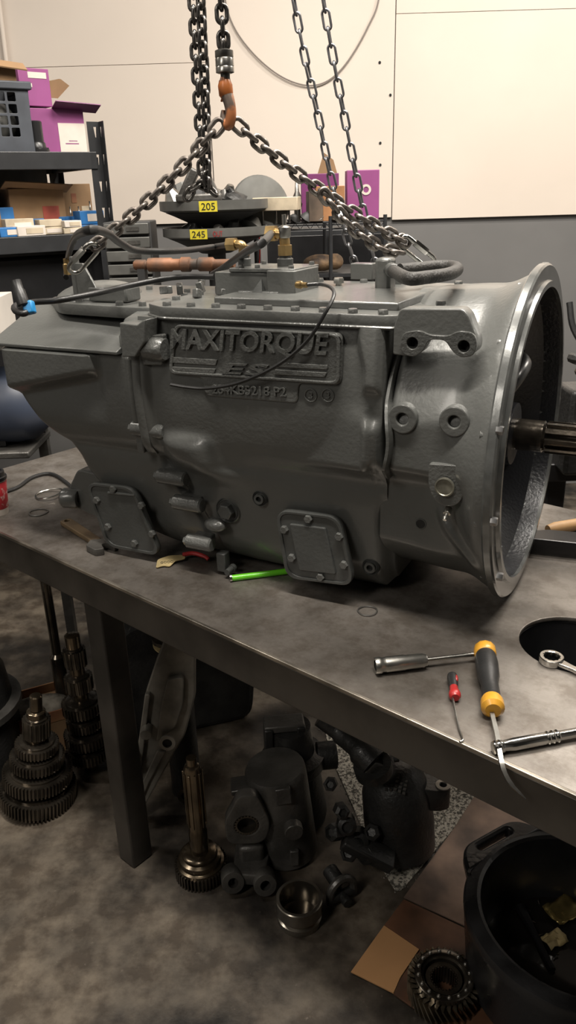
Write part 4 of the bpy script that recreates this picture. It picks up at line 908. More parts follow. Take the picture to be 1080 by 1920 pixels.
# round tiered parts bin
Yt = 2.75; pc = PY(402, 400, Yt); t = thing('revolving_parts_bin', 'round two tier grey revolving parts bin heaped with bagged parts', 'parts bin', (pc.x, Yt, 0))
def tier(y, cx0, r, hh, lab, xl, red):
    z = PY(400, y, Yt - r).z
    obj('tray', G().lathe([(.03, 0), (r * .9, 0), (r, .006), (r, hh), (r - .004, hh), (r - .006, .010), (.03, .008)], 48, (0, 0, z), cap=False), M['tray'], t)
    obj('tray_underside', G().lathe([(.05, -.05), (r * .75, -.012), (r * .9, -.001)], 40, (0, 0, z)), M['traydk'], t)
    q = PY(xl, y - 6, Yt - r * .97); a = math.atan2(q.x - pc.x, -(q.y - Yt)); n = Vector((math.sin(a), -math.cos(a), 0)); cpt = n * (r + .0015) + Vector((0, 0, z + hh * .5))
    Mx = frame(cpt, (math.cos(a), math.sin(a), 0), (0, 0, 1))
    o = obj('yellow_label', G().box((0, 0, 0), (.056, hh * .9, .0016)).mesh('yl'), M['yellow'], t); o.matrix_local = Mx
    o2 = obj('lettering', text(lab, .042, hh * .6, .0008, Mx @ Matrix.Translation((-.021, -hh * .3, .0008))), M['cast'], t)
    if red:
        Mx2 = frame(n * 0 + Vector((0, 0, z + hh * .25)) + Vector((math.sin(a + .26), -math.cos(a + .26), 0)) * (r + .002), (math.cos(a + .26), math.sin(a + .26), 0), (0, 0, 1))
        obj('lettering', text('OUT', .03, hh * .5, .0008, Mx2), M['red'], t)
    return z
z1_ = tier(398, 0, .176, .034, '205', 391, 0); z2_ = tier(449, 0, .172, .032, '245', 373, 1)
obj('centre_post', G().cyl((0, 0, 0), (0, 0, z1_ + .01), .03), M['traydk'], t)
obj('foot_disc', G().lathe([(.15, 0), (.15, .02), (.05, .04)], 30), M['traydk'], t)
tag(obj('round_cover', G().lathe([(.02, -.006), (.095, -.006), (.10, 0), (.095, .006), (.02, .006)], 40, (0, 0, 0), (.3, -1, .25)), M['tray'], loc=(PY(488, 372, Yt + .1).x, Yt + .10, z1_ + .012)), 'grey round cover plate standing on edge on the upper bin tier', 'cover')
mk = [M['tray'], M['cast2'], M['steel'], M['traydk'], M['cast']]
for k in range(26):
    a = random.uniform(0, 2 * PI); r = random.uniform(.02, .125); zz_ = z1_ + .01 if k < 13 else z2_ + .01
    s = random.uniform(.02, .045)
    g = G().lathe([(s * .5, 0), (s, s * .3), (s * random.uniform(.4, 1), s * .9), (s * random.uniform(.2, .6), s * random.uniform(1.1, 1.9))], random.choice([6, 8, 14]), ax=(random.uniform(-.6, .6), random.uniform(-.6, .6), 1))
    mi = k % 5
    tag(obj('small_machine_part', g, mk[mi], loc=(pc.x + r * math.cos(a), Yt + r * math.sin(a), zz_ + .004)), ('light grey', 'rough cast', 'shiny steel', 'dull dark grey', 'black')[mi] + ' small machine part heaped in the ' + ('upper' if k < 13 else 'lower') + ' tier of the round bin', 'machine part', ('upper' if k < 13 else 'lower') + ' tier parts')
# grey V shaped casting on the upper tier
t = tag(obj('forked_casting', G().box((-.03, 0, .05), (.03, .05, .10), (0, .5, 0)).box((.035, 0, .05), (.03, .05, .10), (0, -.4, 0)).box((0, 0, .012), (.14, .06, .024)), M['cast2'], loc=(PY(372, 370, 2.6).x, 2.62, z1_ + .03), bev=.006), 'dark forked casting under the bunched chain on the upper tier', 'casting')
# wire shelf
Ys = 2.95; zs = PY(600, 417, Ys).z; xa, xb = PY(478, 417, Ys).x, PY(722, 417, Ys).x
t = thing('wire_shelf', 'black wire shelving rack behind the round bin', 'shelving', ((xa + xb) / 2, Ys + .2, 0))
w_ = (xb - xa) / 2
for dz in (0, -.022):
    for y in (-.2, .2): obj('rail', G().tube([(-w_, y, zs + dz), (w_, y, zs + dz)], .003, 6), M['rack'], t)
n = 26; zg = G().tube([(-w_ + 2 * w_ * k / n, -.2, zs - (.022 if k % 2 else 0)) for k in range(n + 1)], .002, 5); obj('zigzag_wire', zg, M['rack'], t)
for k in range(18): obj('shelf_wire', G().tube([(-w_ + 2 * w_ * (k + .5) / 18, -.2, zs), (-w_ + 2 * w_ * (k + .5) / 18, .2, zs)], .0018, 5), M['rack'], t)
for x in (-w_, PY(620, 450, Ys).x - (xa + xb) / 2, w_):
    for y in (-.2, .2): obj('post', G().cyl((x, y, 0), (x, y, zs + .02), .007, n=10), M['rack'], t)
zl_ = PY(600, 512, Ys).z
obj('lower_shelf', G().box((0, 0, zl_ - .01), (2 * w_, .4, .012)), M['rack'], t)
def ony(x, Y, z): p = PY(x, 417, Y); return Vector((p.x, Y, z))
t = carton('white_box', 'dirty white cardboard tray on the wire shelf beside the round bin', 'box', ony(521, 2.86, zs + .045), .15, .13, .042, -.12, M['cream'])
for x in (-.045, 0, .045): obj('stud', G().cyl((x, -.05, -.04), (x, -.05, .0), .0035, n=8), M['steel'], t)
t = thing('chrome_nozzle', 'small tapered chrome nozzle standing on the wire shelf', 'nozzle', ony(558, Ys + .08, zs + .003))
obj('nozzle', G().lathe([(.012, 0), (.012, .045), (.017, .05), (.019, .06), (.012, .07), (.015, .075), (.015, .085), (.008, .10), (.006, .13), (.002, .135)], 20), M['steel'], t)
carton('cardboard_box', 'orange brown cardboard box on the wire shelf behind the chain', 'box', ony(618, Ys + .06, zs + .003), .10, .12, .115, .0, mat('orange_board', (.36, .17, .07), .8, 0, .3, sc_=8))
carton('cardboard_box', 'dark soiled cardboard box on the wire shelf left of the orange brown one', 'box', ony(590, Ys + .05, zs + .003), .05, .12, .10, .05, mat('soiled_board', (.12, .085, .06), .8, 0, .6, sc_=12))
t = carton('magenta_box', 'flat magenta box with white ring print standing right on the wire shelf', 'box', ony(678, Ys + .12, zs + .003), .115, .10, .165, 0, M['magenta'])
obj('printed_ring', G().lathe([(.010, 0), (.018, 0), (.018, .0012), (.010, .0012)], 28, (.01, -.0505, .10), (0, -1, 0), closed=True), M['white'], t)
t = carton('magenta_box', 'dark magenta box at the back of the wire shelf with an open brown flap', 'box', ony(600, Ys + .24, zs + .003), .14, .08, .16, 0, M['magdark'])
obj('brown_flap', extr([[(0, 0), (.075, 0), (.06, .05), (.025, .075)]], .003, 0, Matrix.Translation((-.01, -.035, .155)) @ Matrix.Rotation(PI / 2, 4, 'X')), M['card'], t)
for k, (x, s) in enumerate(((548, .02), (572, .025), (600, .02), (635, .03), (650, .022))):
    tag(obj('small_machine_part', G().lathe([(s * .7, 0), (s, s * .3), (s * .6, s), (s * .3, s * 1.2)], 9, ax=(random.uniform(-.8, .8), -.3, 1)), random.choice(mk), loc=ony(x, Ys + .01, zs + .008)), 'small grey machine part lying at the front of the wire shelf', 'machine part', 'parts on the wire shelf')
tag(obj('rusty_lump', G().ball((0, 0, .03), (.065, .04, .030), 10).ball((.05, 0, .032), (.035, .035, .030), 8), mat('rusty_crud', (.24, .15, .08), .8, 0, col2=(.05, .035, .025), sc_=18, bump=.8), loc=ony(600, Ys + .08, zl_)), 'lumpy rusty casting on the lower wire shelf', 'casting')
# black cabinet added to fill the dark area behind the wire shelf
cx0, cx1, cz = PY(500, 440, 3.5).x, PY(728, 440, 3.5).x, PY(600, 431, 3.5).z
t = thing('dark_fill_cabinet', 'wide black cabinet filling the dark area low behind the wire shelf', 'cabinet', ((cx0 + cx1) / 2, 3.68, 0)); cw = cx1 - cx0
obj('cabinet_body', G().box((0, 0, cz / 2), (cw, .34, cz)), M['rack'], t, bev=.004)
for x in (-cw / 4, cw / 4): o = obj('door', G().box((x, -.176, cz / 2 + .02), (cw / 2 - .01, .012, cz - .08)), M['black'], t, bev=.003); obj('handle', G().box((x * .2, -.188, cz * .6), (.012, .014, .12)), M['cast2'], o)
# rusty prop shaft behind the gearbox
p0, p1 = PY(252, 497, 2.1), PY(440, 500, 2.04); t = thing('rusty_driveshaft', 'rusty orange driveshaft resting behind the left of the gearbox', 'shaft', p0, math.atan2(p1.y - p0.y, p1.x - p0.x))
L_ = (p1 - p0).length; pr = [(.010, 0), (.013, .005), (.013, .03), (.010, .032), (.010, .036), (.017, .04), (.017, .10), (.014, .104), (.014, .125), (.018, .128), (.018, .15), (.013, .153), (.013, .17), (.017, .175), (.017, .21), (.012, .215), (.012, L_)]
obj('shaft', G().lathe(pr, 20, (0, 0, 0), (1, 0, 0)), M['rust'], t)
for x in (.02, L_ - .03): obj('support', G().box((x, 0, -(p0.z - T) / 2 - .003), (.02, .02, p0.z - T - .012)), M['traydk'], t)
p = PY(487, 470, 2.3); tag(obj('red_wire', G().tube(spl([PY(484, 419, Ys), PY(486, 445, Ys), PY(487, 475, Ys), PY(484, 515, Ys)], 4), .0025, 6), M['redwire']), 'short red wire hanging behind the brass fittings', 'wire')

# ------------------------------------------------------------ under the bench
def fl_(x, y, z=0): return PZ(x, y, z)
def gearcol(name, label, base, axis, specs, shaft, m):
    """specs: (z, thickness, radius, teeth)"""
    t = thing(name, label, 'gear shaft', base); q = Vector(axis).normalized()
    for z, th, r, n in specs:
        pr = G().gear(r, r * .92, n, 0, th, bore=r * .35, p=q * z, ax=axis, hn=1); obj('gear', pr.mesh('gear', 30), m, t)
        obj('gear_hub', G().lathe([(r * .8, -.004), (r * .8, th + .005), (r * .5, th + .009), (r * .3, th + .009)], 32, q * z, axis), m, t)
    for z0, z1, r in shaft: obj('shaft', G().lathe([(r * .85, z0), (r, z0 + .003), (r, z1 - .003), (r * .8, z1)], 24, (0, 0, 0), axis), M['oily2'], t)
    return t
b0 = fl_(72, 1500); ax = (.12, .02, 1)
gearcol('countershaft', 'large oily countershaft with stepped gears standing on end at left', b0, ax,
    [(.012, .040, .100, 62), (.075, .032, .090, 58), (.128, .026, .070, 46), (.170, .022, .056, 38), (.215, .05, .036, 20)], [(0, .29, .024), (.29, .335, .016)], M['oily'])
b1 = fl_(172, 1440); gearcol('countershaft', 'second oily gear stack partly hidden behind the bench leg', b1, (.0, .0, 1),
    [(.05, .03, .062, 40), (.10, .03, .062, 40), (.15, .025, .05, 34), (.20, .03, .055, 36), (.27, .04, .038, 22), (.345, .05, .030, 18)], [(0, .44, .020)], M['oily'])
b2 = fl_(128, 1360); t = thing('splined_shaft', 'tall thin shaft standing in the dark behind the left gears', 'shaft', (b2.x, b2.y, 0))
obj('shaft', G().lathe([(.05, 0), (.05, .02), (.022, .03), (.022, .25), (.014, .26), (.014, .62), (.010, .63)], 20), M['oily'], t)
# rag box
b3 = fl_(70, 1395); t = thing('cardboard_tray', 'soiled cardboard tray holding an oily rag behind the large gear', 'tray', b3, .45)
obj('tray_floor', G().box((0, 0, .06), (.24, .15, .12)), M['card'], t, bev=.004)
obj('oily_rag', G().ball((0.01, 0, .125), (.10, .06, .018), 10), mat('oily_rag', (.33, .30, .25), .9, 0, col2=(.05, .045, .035), sc_=16), t)
for y in (-.075, .075): obj('tray_wall', G().box((0, y, .13), (.24, .004, .035)), M['card2'], t)
# dark casting far left, plus big dark case behind
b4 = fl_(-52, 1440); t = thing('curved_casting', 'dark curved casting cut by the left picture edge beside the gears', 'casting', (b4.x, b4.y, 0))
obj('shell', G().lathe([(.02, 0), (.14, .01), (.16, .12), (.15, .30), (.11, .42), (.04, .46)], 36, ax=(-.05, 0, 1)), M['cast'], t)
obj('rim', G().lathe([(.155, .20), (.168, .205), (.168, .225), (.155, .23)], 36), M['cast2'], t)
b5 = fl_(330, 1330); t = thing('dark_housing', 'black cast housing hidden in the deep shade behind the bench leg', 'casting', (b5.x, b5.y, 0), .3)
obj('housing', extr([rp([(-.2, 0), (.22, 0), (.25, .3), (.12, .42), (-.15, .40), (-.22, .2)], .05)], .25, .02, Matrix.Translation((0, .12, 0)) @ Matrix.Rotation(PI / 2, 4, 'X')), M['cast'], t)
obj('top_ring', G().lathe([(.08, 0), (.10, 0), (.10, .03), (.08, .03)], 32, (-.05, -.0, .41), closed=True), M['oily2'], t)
# aluminium clutch cover standing on its point
pt = fl_(262, 1575); Yk = pt.y + .06
def wk(x, y): p = PY(x, y, Yk + (1575 - y) * .00022); return p - Vector((pt.x, Yk, 0))
al = [(330, 1200), (372, 1216), (371, 1340), (352, 1412), (300, 1505), (264, 1572), (252, 1540), (252, 1490), (262, 1440), (272, 1395), (280, 1330), (300, 1270), (318, 1225)]
t = thing('clutch_cover', 'grey aluminium side cover casting leaning on its narrow end behind the bench leg', 'casting', (pt.x, Yk, 0))
A2 = [(wk(*q).x, wk(*q).z) for q in al]; mz = min(b for a, b in A2); A2 = [(a, b - mz + .012) for a, b in A2]
MX = Matrix.Translation((0, .02, .0)) @ Matrix.Rotation(-.10, 4, 'X') @ Matrix.Rotation(PI / 2, 4, 'X')
obj('cover_plate', extr([rp(A2, .012)], .022, .004, MX), M['alu'], t)
def wl(px, th, z, nm='rib', r=.005, m=None):
    L = [(wk(*q).x, wk(*q).z - mz + .012) for q in px]; obj(nm, extr([rp(L, r)], th, .003, MX @ Matrix.Translation((0, 0, z))), m or M['alu'], t)
wl([(322, 1300), (352, 1296), (350, 1350), (336, 1392), (300, 1420), (310, 1350)], .022, .018, 'raised_panel', .012)
wl([(280, 1330), (290, 1330), (276, 1440), (264, 1510), (256, 1500), (266, 1430)], .018, .018, 'edge_rib')
wl([(300, 1440), (318, 1440), (286, 1500), (266, 1548), (264, 1520)], .012, .018, 'edge_rib')
for x, y in ((292, 1395), (272, 1460), (258, 1500), (268, 1440)):
    q = wk(x, y); obj('ear', G().cyl((q.x - .012, -.01, q.z - mz + .012), (q.x - .012, .02, q.z - mz + .012), .014, n=14), M['alu'], t)
q = wk(323, 1408); obj('bore_rim', G().lathe([(.012, 0), (.020, 0), (.020, .006), (.012, .006)], 24, (q.x, -.012, q.z - mz + .012), (0, -1, .1), closed=True), M['alu'], t)
obj('bore', G().cyl((q.x, -.010, q.z - mz + .012), (q.x, -.014, q.z - mz + .012), .0125), M['hole'], t)
p = PY(325, 1212, Yk + .12); t = thing('yoke_joint', 'oily yoke joint with tan gasket high under the bench', 'joint', (p.x, p.y, 0))
obj('pedestal', G().cyl((0, 0, 0), (0, 0, p.z - .06), .04), M['cast'], t)
obj('gasket_ring', G().lathe([(.045, 0), (.060, 0), (.060, .004), (.045, .004)], 32, (.01, 0, p.z + .01), closed=True), M['tan'], t)
obj('yoke', G().lathe([(.03, -.08), (.018, -.05), (.016, -.02), (.028, -.01), (.034, .015), (.042, .02), (.042, .03)], 20, (-.01, 0, p.z)), M['oily'], t)
for a in (0, 2.1, 4.2): obj('stud', G().cyl((.035 * math.cos(a), .035 * math.sin(a), p.z), (.035 * math.cos(a), .035 * math.sin(a), p.z + .035), .006), M['oily'], t)
# pinion shaft with gear
b = fl_(378, 1635); t = thing('pinion_shaft', 'brown oily splined input shaft standing on its gear beside the grey housing', 'shaft', b)
sp_ = PY(370, 1420, b.y).z
obj('gear', G().gear(.062, .056, 44, 0, .034, bore=.02).mesh('g', 30), M['oily'], t)
obj('bearing_race', G().lathe([(.056, .034), (.056, .038), (.050, .040), (.050, .055), (.042, .058), (.042, .066), (.036, .070)], 40), M['oily2'], t)
obj('shaft', G().lathe([(.022, .06), (.022, .13), (.020, .135), (.020, sp_ - .03), (.016, sp_ - .02), (.012, sp_ - .018), (.012, sp_)], 28), M['oily2'], t)
for k in range(10):
    a = 2 * PI * k / 10; obj('spline', G().box((.0205 * math.cos(a), .0205 * math.sin(a), (sp_ - .035 + .15) / 2), (.006, .006, sp_ - .035 - .15), (0, 0, a)), M['oily2'], t, bev=.0008)
p = fl_(345, 1525); t = tag(obj('roller_bearing', G().lathe([(.010, 0), (.020, 0), (.020, .012), (.010, .012)], 28, (0, 0, .020), (0, -1, .2), closed=True), M['oily2'], loc=(p.x, p.y + .05, 0)), 'small worn bearing ring standing behind the splined shaft', 'bearing')
# grey cylinder housing
b = fl_(535, 1612); t = thing('shift_cylinder', 'grey cast cylinder housing with a side bearing eye and two footed lugs', 'housing', b, .06)
zc1 = PY(515, 1452, b.y + .0).z
obj('barrel', G().lathe([(.068, .004), (.073, .010), (.073, zc1 - .02), (.071, zc1 - .006), (.068, zc1), (.02, zc1 + .002)], 48, (.01, .03, 0), (-.10, 0, 1)), M['cast2'], t)
obj('side_port', G().cyl((.018, -.04, zc1 * .55), (.020, -.064, zc1 * .55), .022, n=24), M['cast2'], t, bev=.002)
obj('side_rib', G().box((.0, -.040, zc1 * .90), (.036, .014, .045), (0, -.1, 0)), M['cast2'], t, bev=.003)
obj('side_rib', G().box((.02, -.042, .05), (.022, .014, .045)), M['cast2'], t, bev=.003)
e = fl_(455, 1560) - b
ez = PY(456, 1532, b.y - .03).z
ex = PY(456, 1532, b.y - .03).x - b.x
obj('bearing_eye', extr([rp([(-.052, -.052), (.036, -.056), (.052, .0), (.036, .05), (.024, .085), (-.02, .088), (-.036, .05), (-.054, .02)], .026), circ(-.004, .0, .028, 28)], .028, .003, Matrix.Translation((ex + .01, -.025, ez)) @ Matrix.Rotation(PI / 2, 4, 'X')), M['cast2'], t)
obj('bearing_sleeve', G().gear(.0285, .025, 22, -.002, .022, bore=.022, p=(ex + .006, -.03, ez), ax=(0, -1, 0)).mesh('bs', 30), M['oily'], t)
obj('bore', G().cyl((ex + .006, -.02, ez), (ex + .006, -.028, ez), .0235), M['hole'], t)
obj('upper_flange', G().box((-.075, .01, zc1 - .03), (.09, .05, .014), (0, -.1, 0)), M['cast2'], t, bev=.003)
f1, f2 = fl_(433, 1672) - b, fl_(492, 1680) - b
fm = (f1 + f2) / 2
obj('foot_web', extr([rp([(f1.x - .0, f1.y + .01), (f2.x + .0, f2.y + .01), (f2.x + .02, f2.y + .10), (f1.x + .01, f1.y + .11)], .012)], .03, .005, Matrix.Translation((0, 0, .02))), M['cast2'], t)
obj('foot_web', G().box(((f1.x + f2.x) / 2 + .01, f1.y + .07, .045), (.06, .05, .09)), M['cast2'], t, bev=.01)
for f in (f1, f2):
    obj('foot_lug', G().lathe([(.012, -.024), (.025, -.024), (.027, -.020), (.027, .020), (.025, .024), (.012, .024)], 28, (f.x, f.y + .02, .029), (.1, -1, .35), closed=True), M['cast2'], t)
# dark block behind the cylinder
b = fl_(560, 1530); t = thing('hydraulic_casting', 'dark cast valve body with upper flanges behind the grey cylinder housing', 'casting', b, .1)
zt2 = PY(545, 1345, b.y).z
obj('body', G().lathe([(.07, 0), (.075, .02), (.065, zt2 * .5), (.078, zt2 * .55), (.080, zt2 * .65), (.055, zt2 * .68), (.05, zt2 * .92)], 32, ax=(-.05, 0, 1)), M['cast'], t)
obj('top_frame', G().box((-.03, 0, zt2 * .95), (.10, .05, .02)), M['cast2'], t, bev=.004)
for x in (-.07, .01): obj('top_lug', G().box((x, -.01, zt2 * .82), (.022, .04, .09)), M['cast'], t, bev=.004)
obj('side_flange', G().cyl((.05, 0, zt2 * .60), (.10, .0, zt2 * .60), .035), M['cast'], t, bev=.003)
# big black steering gear
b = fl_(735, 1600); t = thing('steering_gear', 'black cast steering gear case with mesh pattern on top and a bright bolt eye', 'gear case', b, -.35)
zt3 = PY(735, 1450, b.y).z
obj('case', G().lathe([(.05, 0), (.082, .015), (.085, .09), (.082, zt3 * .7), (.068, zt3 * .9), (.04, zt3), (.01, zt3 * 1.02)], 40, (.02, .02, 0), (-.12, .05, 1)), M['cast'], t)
for i in range(5):
    for j in range(4): obj('cast_square', G().box((-.01 + i * .010, -.035 + j * .009, zt3 * .985 - abs(i - 2) * .003 - (3 - j) * .004), (.0065, .006, .004), (.35, 0, 0)), M['cast2'], t)
p1_ = fl_(828, 1510) - b
R_ = Matrix.Rotation(.35, 3, 'Z'); ey = R_ @ (PY(828, 1474, b.y + .0) - b)
obj('bolt_eye', extr([rp([(-.07, -.03), (.0, -.02), (.024, .0), (.012, .024), (-.07, .05)], .015), circ(.003, .003, .008, 20)], .06, .002, Matrix.Translation((ey.x, ey.y, ey.z - .06))), M['cast'], t)
obj('bare_eye_face', extr([circ(0, 0, .018, 28), circ(0, 0, .009, 20)], .003, .0005, Matrix.Translation((ey.x + .003, ey.y + .003, ey.z))), M['alu'], t, label='bare bright face round the bolt hole')
arm = [R_ @ (PY(x, y, b.y + dy) - b) for x, y, dy in ((600, 1345, .06), (640, 1375, .04), (670, 1400, .0), (700, 1430, -.03))]
obj('pitman_arm', G().tube(spl(arm, 5), [.022] * 5 + [.026] * 6 + [.034] * 5, 12), M['cast'], t)
obj('clamp_ring', G().lathe([(.026, -.012), (.044, -.012), (.044, .012), (.026, .012)], 28, arm[-1] + Vector((0, 0, -.015)), (-.2, -.2, 1), closed=True), M['cast'], t)
q = R_ @ (PY(738, 1420, b.y - .04) - b); obj('clamp_bolt', G().hexa(q, (1, .2, .2), .011, .012), M['cast'], t)
for k, (x, y, s) in enumerate(((628, 1560, .02), (650, 1545, .022), (672, 1575, .026), (690, 1600, .022), (655, 1600, .020), (700, 1560, .02), (722, 1615, .016), (640, 1520, .018), (620, 1470, .016))):
    q = R_ @ (PY(x, y, b.y - .07 + .01 * (k % 3)) - b); q.z = max(q.z, s + .004)
    obj('valve_port', G().lathe([(s * .7, -s), (s, -s * .8), (s, s * .7), (s * .6, s), (s * .5, s * .6)], random.choice([6, 16, 20]), q, (random.uniform(-.6, .6), -1, random.uniform(.1, 1))), M['cast'], t)
obj('valve_bracket', G().box(R_ @ (PY(690, 1600, b.y - .07) - b) + Vector((0, 0, .01)), (.13, .05, .03), (.2, .5, .2)), M['cast'], t, bev=.004)
# universal joint
b = fl_(640, 1690); t = thing('universal_joint', 'small dark universal joint yoke between the bearing ring and the steering gear', 'joint', b, .5)
yk = [(-.03, 0, .012), (-.028, 0, .045), (-.01, 0, .064), (.012, 0, .064), (.03, 0, .045), (.032, 0, .012)]
obj('yoke', G().tube(spl(yk, 4), .0095, 8), M['cast2'], t)
obj('cross', G().cyl((-.032, 0, .02), (.032, 0, .02), .011).cyl((0, -.028, .02), (0, .028, .02), .011), M['cast'], t)
obj('yoke_hub', G().cyl((0, .012, .045), (0, .05, .05), .018), M['cast'], t)
# bearing race ring
b = fl_(562, 1722); t = thing('bearing_cup', 'bright steel double flanged ring standing open on the floor in front', 'bearing race', b)
obj('ring_body', G().lathe([(.043, 0), (.049, .0), (.050, .003), (.050, .016), (.044, .019), (.044, .027), (.052, .031), (.052, .062), (.050, .064), (.044, .064), (.042, .05), (.042, .004)], 64, closed=True), mat('bearing_steel', (.36, .33, .28), .24, .95, .3, sc_=10), t)
obj('oil_film', G().lathe([(.001, 0), (.042, 0), (.042, .008), (.001, .009)], 40), M['oily'], t)
# helical gear in front of the drain pan
b = fl_(830, 1868); t = thing('helical_gear', 'oily helical gear with a splined bore lying on cardboard in front', 'gear', b + Vector((0, 0, .006)))
def hel():
    return G().gear(.0715, .0595, 34, 0, .045, bore=.044, helix=-.32, hn=5, tip=.26)
obj('toothed_rim', hel().mesh('h', 32), mat('wet_gear_steel', (.34, .29, .21), .22, .9, .6, sc_=30, coat=.5), t)
obj('face_ring', G().lathe([(.040, .040), (.058, .040), (.058, .056), (.054, .058), (.046, .058), (.044, .052), (.040, .050)], 56, closed=True), M['oily'], t)
obj('inner_ring', G().gear(.036, .0355, 24, .0, .046, bore=.026).mesh('i', 30), M['oily'], t)
for k in range(24):
    a = 2 * PI * k / 24; obj('spline_tooth', G().box((.0255 * math.cos(a), .0255 * math.sin(a), .023), (.004, .0032, .046), (0, 0, a)), M['oily'], t)
rb = G().ball((0, 0, 0), .0042, 6).mesh('roller')
for k in range(16):
    a = 2 * PI * k / 16; obj('roller', rb, M['zinc'], t, loc=(.0505 * math.cos(a), .0505 * math.sin(a), .058))
# cardboard sheets
def sheet(px, z, name, label, m, th=.004):
    L = [fl_(x, y, z) for x, y in px]; c = sum(L, Vector()) / len(L)
    o = obj(name, extr([[(p.x - c.x, p.y - c.y) for p in L]], th, .0008), m, loc=(c.x, c.y, z)); tag(o, label, 'cardboard')
MCL = mat('oil_stained_cardboard', (.40, .215, .10), .8, 0, col2=(.11, .05, .03), sc_=4.5, edge=(.43, .52), coords='Object')
MCD = mat('soaked_cardboard', (.155, .105, .078), .6, 0, .5, sc_=7)
sheet([(658, 1824), (720, 1737), (786, 1782), (750, 1836), (738, 1864)], .0045, 'cardboard_sheet', 'tan cardboard corner left of the helical gear', mat('tan_cardboard', (.50, .27, .115), .75, 0, .12, sc_=5))
sheet([(738, 1866), (750, 1838), (788, 1783), (721, 1736), (757, 1688), (892, 1752), (960, 1800), (960, 1990), (880, 1965)], .0045, 'cardboard_sheet', 'dark brown cardboard sheet under the helical gear', mat('dark_brown_cardboard', (.16, .075, .04), .5, 0, .6, sc_=8))  # same sheet in a darker brown, split from the tan corner along a straight edge
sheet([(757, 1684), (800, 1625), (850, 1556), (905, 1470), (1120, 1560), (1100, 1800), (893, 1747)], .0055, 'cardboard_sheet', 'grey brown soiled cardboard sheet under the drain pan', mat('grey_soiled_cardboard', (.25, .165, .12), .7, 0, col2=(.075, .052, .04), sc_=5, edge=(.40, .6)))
# absorbent granules
L = [fl_(x, y, .0) for x, y in ((600, 1330), (780, 1380), (905, 1470), (850, 1556), (745, 1680), (700, 1600), (620, 1420))]; c = sum(L, Vector()) / len(L)
o = obj('absorbent_layer', extr([rp([(p.x - c.x, p.y - c.y) for p in L], .03)], .003, .001), mat('absorbent_grit', (.42, .39, .33), .9, 0, col2=(.06, .055, .045), sc_=150, edge=(.40, .56), bump=1, bsc=300), loc=(c.x, c.y, 0), kind='stuff'); tag(o, 'pale speckled oil absorbent spread on the floor under the bench', 'absorbent')
poly = [(p.x - c.x, p.y - c.y) for p in L]
def inside(x, y):
    r = False; j = len(poly) - 1
    for i in range(len(poly)):
        if (poly[i][1] > y) != (poly[j][1] > y) and x < (poly[j][0] - poly[i][0]) * (y - poly[i][1]) / (poly[j][1] - poly[i][1]) + poly[i][0]: r = not r
        j = i
    return r
g = G(); k = 0
xs_ = [q[0] for q in poly]; ys_ = [q[1] for q in poly]
while k < 4500:
    x, y = random.uniform(min(xs_) - .01, max(xs_) + .01), random.uniform(min(ys_) - .01, max(ys_) + .01)
    if not inside(x + random.gauss(0, .008), y + random.gauss(0, .008)): continue
    s = random.uniform(.0008, .0026); a = random.random() * 6
    g.add([(x + s * math.cos(a), y + s * math.sin(a), .002), (x + s * math.cos(a + 2.1), y + s * math.sin(a + 2.1), .002), (x + s * math.cos(a + 4.2), y + s * math.sin(a + 4.2), .002), (x, y, .003 + s)], [(0, 1, 3), (1, 2, 3), (2, 0, 3)]); k += 1
o = obj('absorbent_granules', g.mesh('gr', 0), mat('grit_grains', (.36, .34, .30), .9, 0, .7, sc_=300), loc=(c.x, c.y, 0), kind='stuff'); tag(o, 'loose pale absorbent grains scattered under the bench', 'absorbent')
# drain pan
ZR = .20
pts = [fl_(903, 1700, ZR), fl_(930, 1625, ZR), fl_(1000, 1575, ZR), fl_(1080, 1862, ZR), fl_(960, 1800, ZR)]
# circle fit through the rim
Am = np.array([[2 * p.x, 2 * p.y, 1] for p in pts]); bb = np.array([p.x ** 2 + p.y ** 2 for p in pts]); so = np.linalg.lstsq(Am, bb, rcond=None)[0]
RC = math.sqrt(so[2] + so[0] ** 2 + so[1] ** 2); pc_ = Vector((so[0], so[1], 0)); print('pan', pc_, RC)
t = thing('drain_pan', 'large black plastic oil drain pan with a slotted corner handle', 'drain pan', pc_ + Vector((0, 0, .0105)))
wall_ = [(RC * .94, .0), (RC * 1.0 + .022, .02), (RC + .034, ZR - .04), (RC + .036, ZR - .022), (RC + .032, ZR - .014), (RC + .010, ZR - .006), (RC + .003, ZR - .010), (RC, ZR - .02), (RC * .985, ZR - .06), (RC * .95, .016), (RC * .5, .012), (.001, .012)]
obj('basin', G().lathe(wall_, 96, cap=False), M['pan'], t)
obj('basin_floor', G().lathe([(RC * .9, 0), (RC * .9, .008)], 64), M['pan'], t)
hd = (fl_(925, 1570, ZR) - pc_); ha = math.atan2(hd.y, hd.x); hr = math.hypot(hd.x, hd.y)
hm = Matrix.Rotation(ha, 4, 'Z') @ Matrix.Translation((0, 0, ZR - .040))
hw = .075
obj('corner_handle', extr([rp([(RC * .80 + .03, -RC * .66), (hr + .018, -hw), (hr + .018, hw), (RC * .80 + .03, RC * .66), (RC * 1.03, .10), (RC * 1.03, -.10)], [.02, .03, .03, .02, .04, .04]), rp([(hr - .012, -.048), (hr + .004, -.048), (hr + .004, .048), (hr - .012, .048)], .008)], .030, .006, hm, res=2), M['pan'], t)
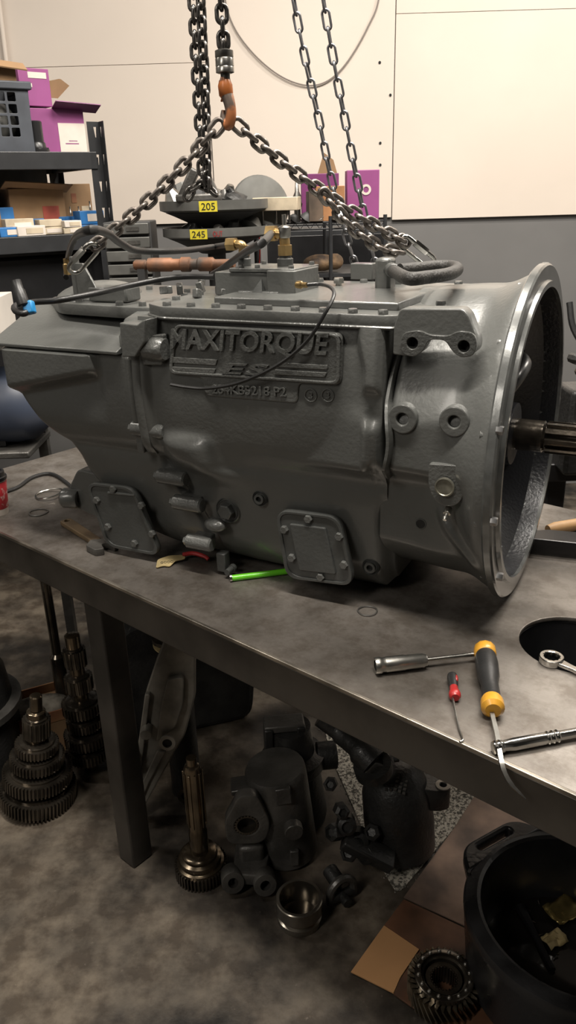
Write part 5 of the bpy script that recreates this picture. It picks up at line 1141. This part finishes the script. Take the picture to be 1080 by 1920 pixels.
obj('used_oil', G().lathe([(RC * .955, .034), (.001, .0345)], 64), mat('used_oil', (.008, .007, .006), .04, 0, coat=1), t)
def inpan(x, y, z=.045): return PZ(x, y, z + .0105) - t.location
for q, m_, s, nm, lb in (((1058, 1702), M['gold'], .042, 'foil_scrap', 'crumpled gold foil scrap floating in the oil of the pan'), ((1040, 1758), M['tan'], .026, 'leaf_scrap', 'tan leaf shaped scrap floating in the drain pan oil')):
    p = PZ(q[0], q[1], .058); n = 7; vs = []; 
    for i in range(n):
        for j in range(n): vs.append(((i / (n - 1) - .5) * 2 * s * (1 - .3 * abs(j / (n - 1) - .5)), (j / (n - 1) - .5) * 1.3 * s, .004 + random.uniform(-.004, .006)))
    fs = [(i * n + j, i * n + j + 1, (i + 1) * n + j + 1, (i + 1) * n + j) for i in range(n - 1) for j in range(n - 1)]
    o = obj(nm, G().add(vs, fs), m_, loc=(p.x, p.y, .050), rot=(0, 0, .4)); tag(o, lb, 'scrap'); sdm = o.modifiers.new('thick', 'SOLIDIFY'); sdm.thickness = .001
p = PZ(1000, 1740, .058); tag(obj('sunken_tool', G().tube([(-.01, .06, .002), (.0, .0, .004), (.012, -.09, .002)], [.012, .007, .007], 8), M['black'], loc=(p.x, p.y, .047)), 'black tool handle lying half sunk in the drain pan oil', 'tool')
for k, (x, y) in enumerate(((985, 1705), (1012, 1690), (1005, 1725), (1018, 1745), (990, 1712), (1062, 1672), (1040, 1790))):
    p = PZ(x, y, .058); tag(obj('metal_shaving', G().tube([(0, 0, 0), (.006, .004, .003), (.013, .003, .001)], .0016, 5), M['chrome'], loc=(p.x, p.y, .049), rot=(0, 0, k * 1.1)), 'tiny shiny metal shaving in the drain pan oil', 'shaving', 'metal shavings in the drain pan')
p = fl_(925, 1893, .006); tag(obj('red_string', G().tube([(0, 0, 0), (.01, .008, .003), (.022, -.002, .002), (.03, .008, .001)], .0016, 5), M['red'], loc=(p.x, p.y, .010)), 'short curl of red string on the cardboard beside the gear', 'string')
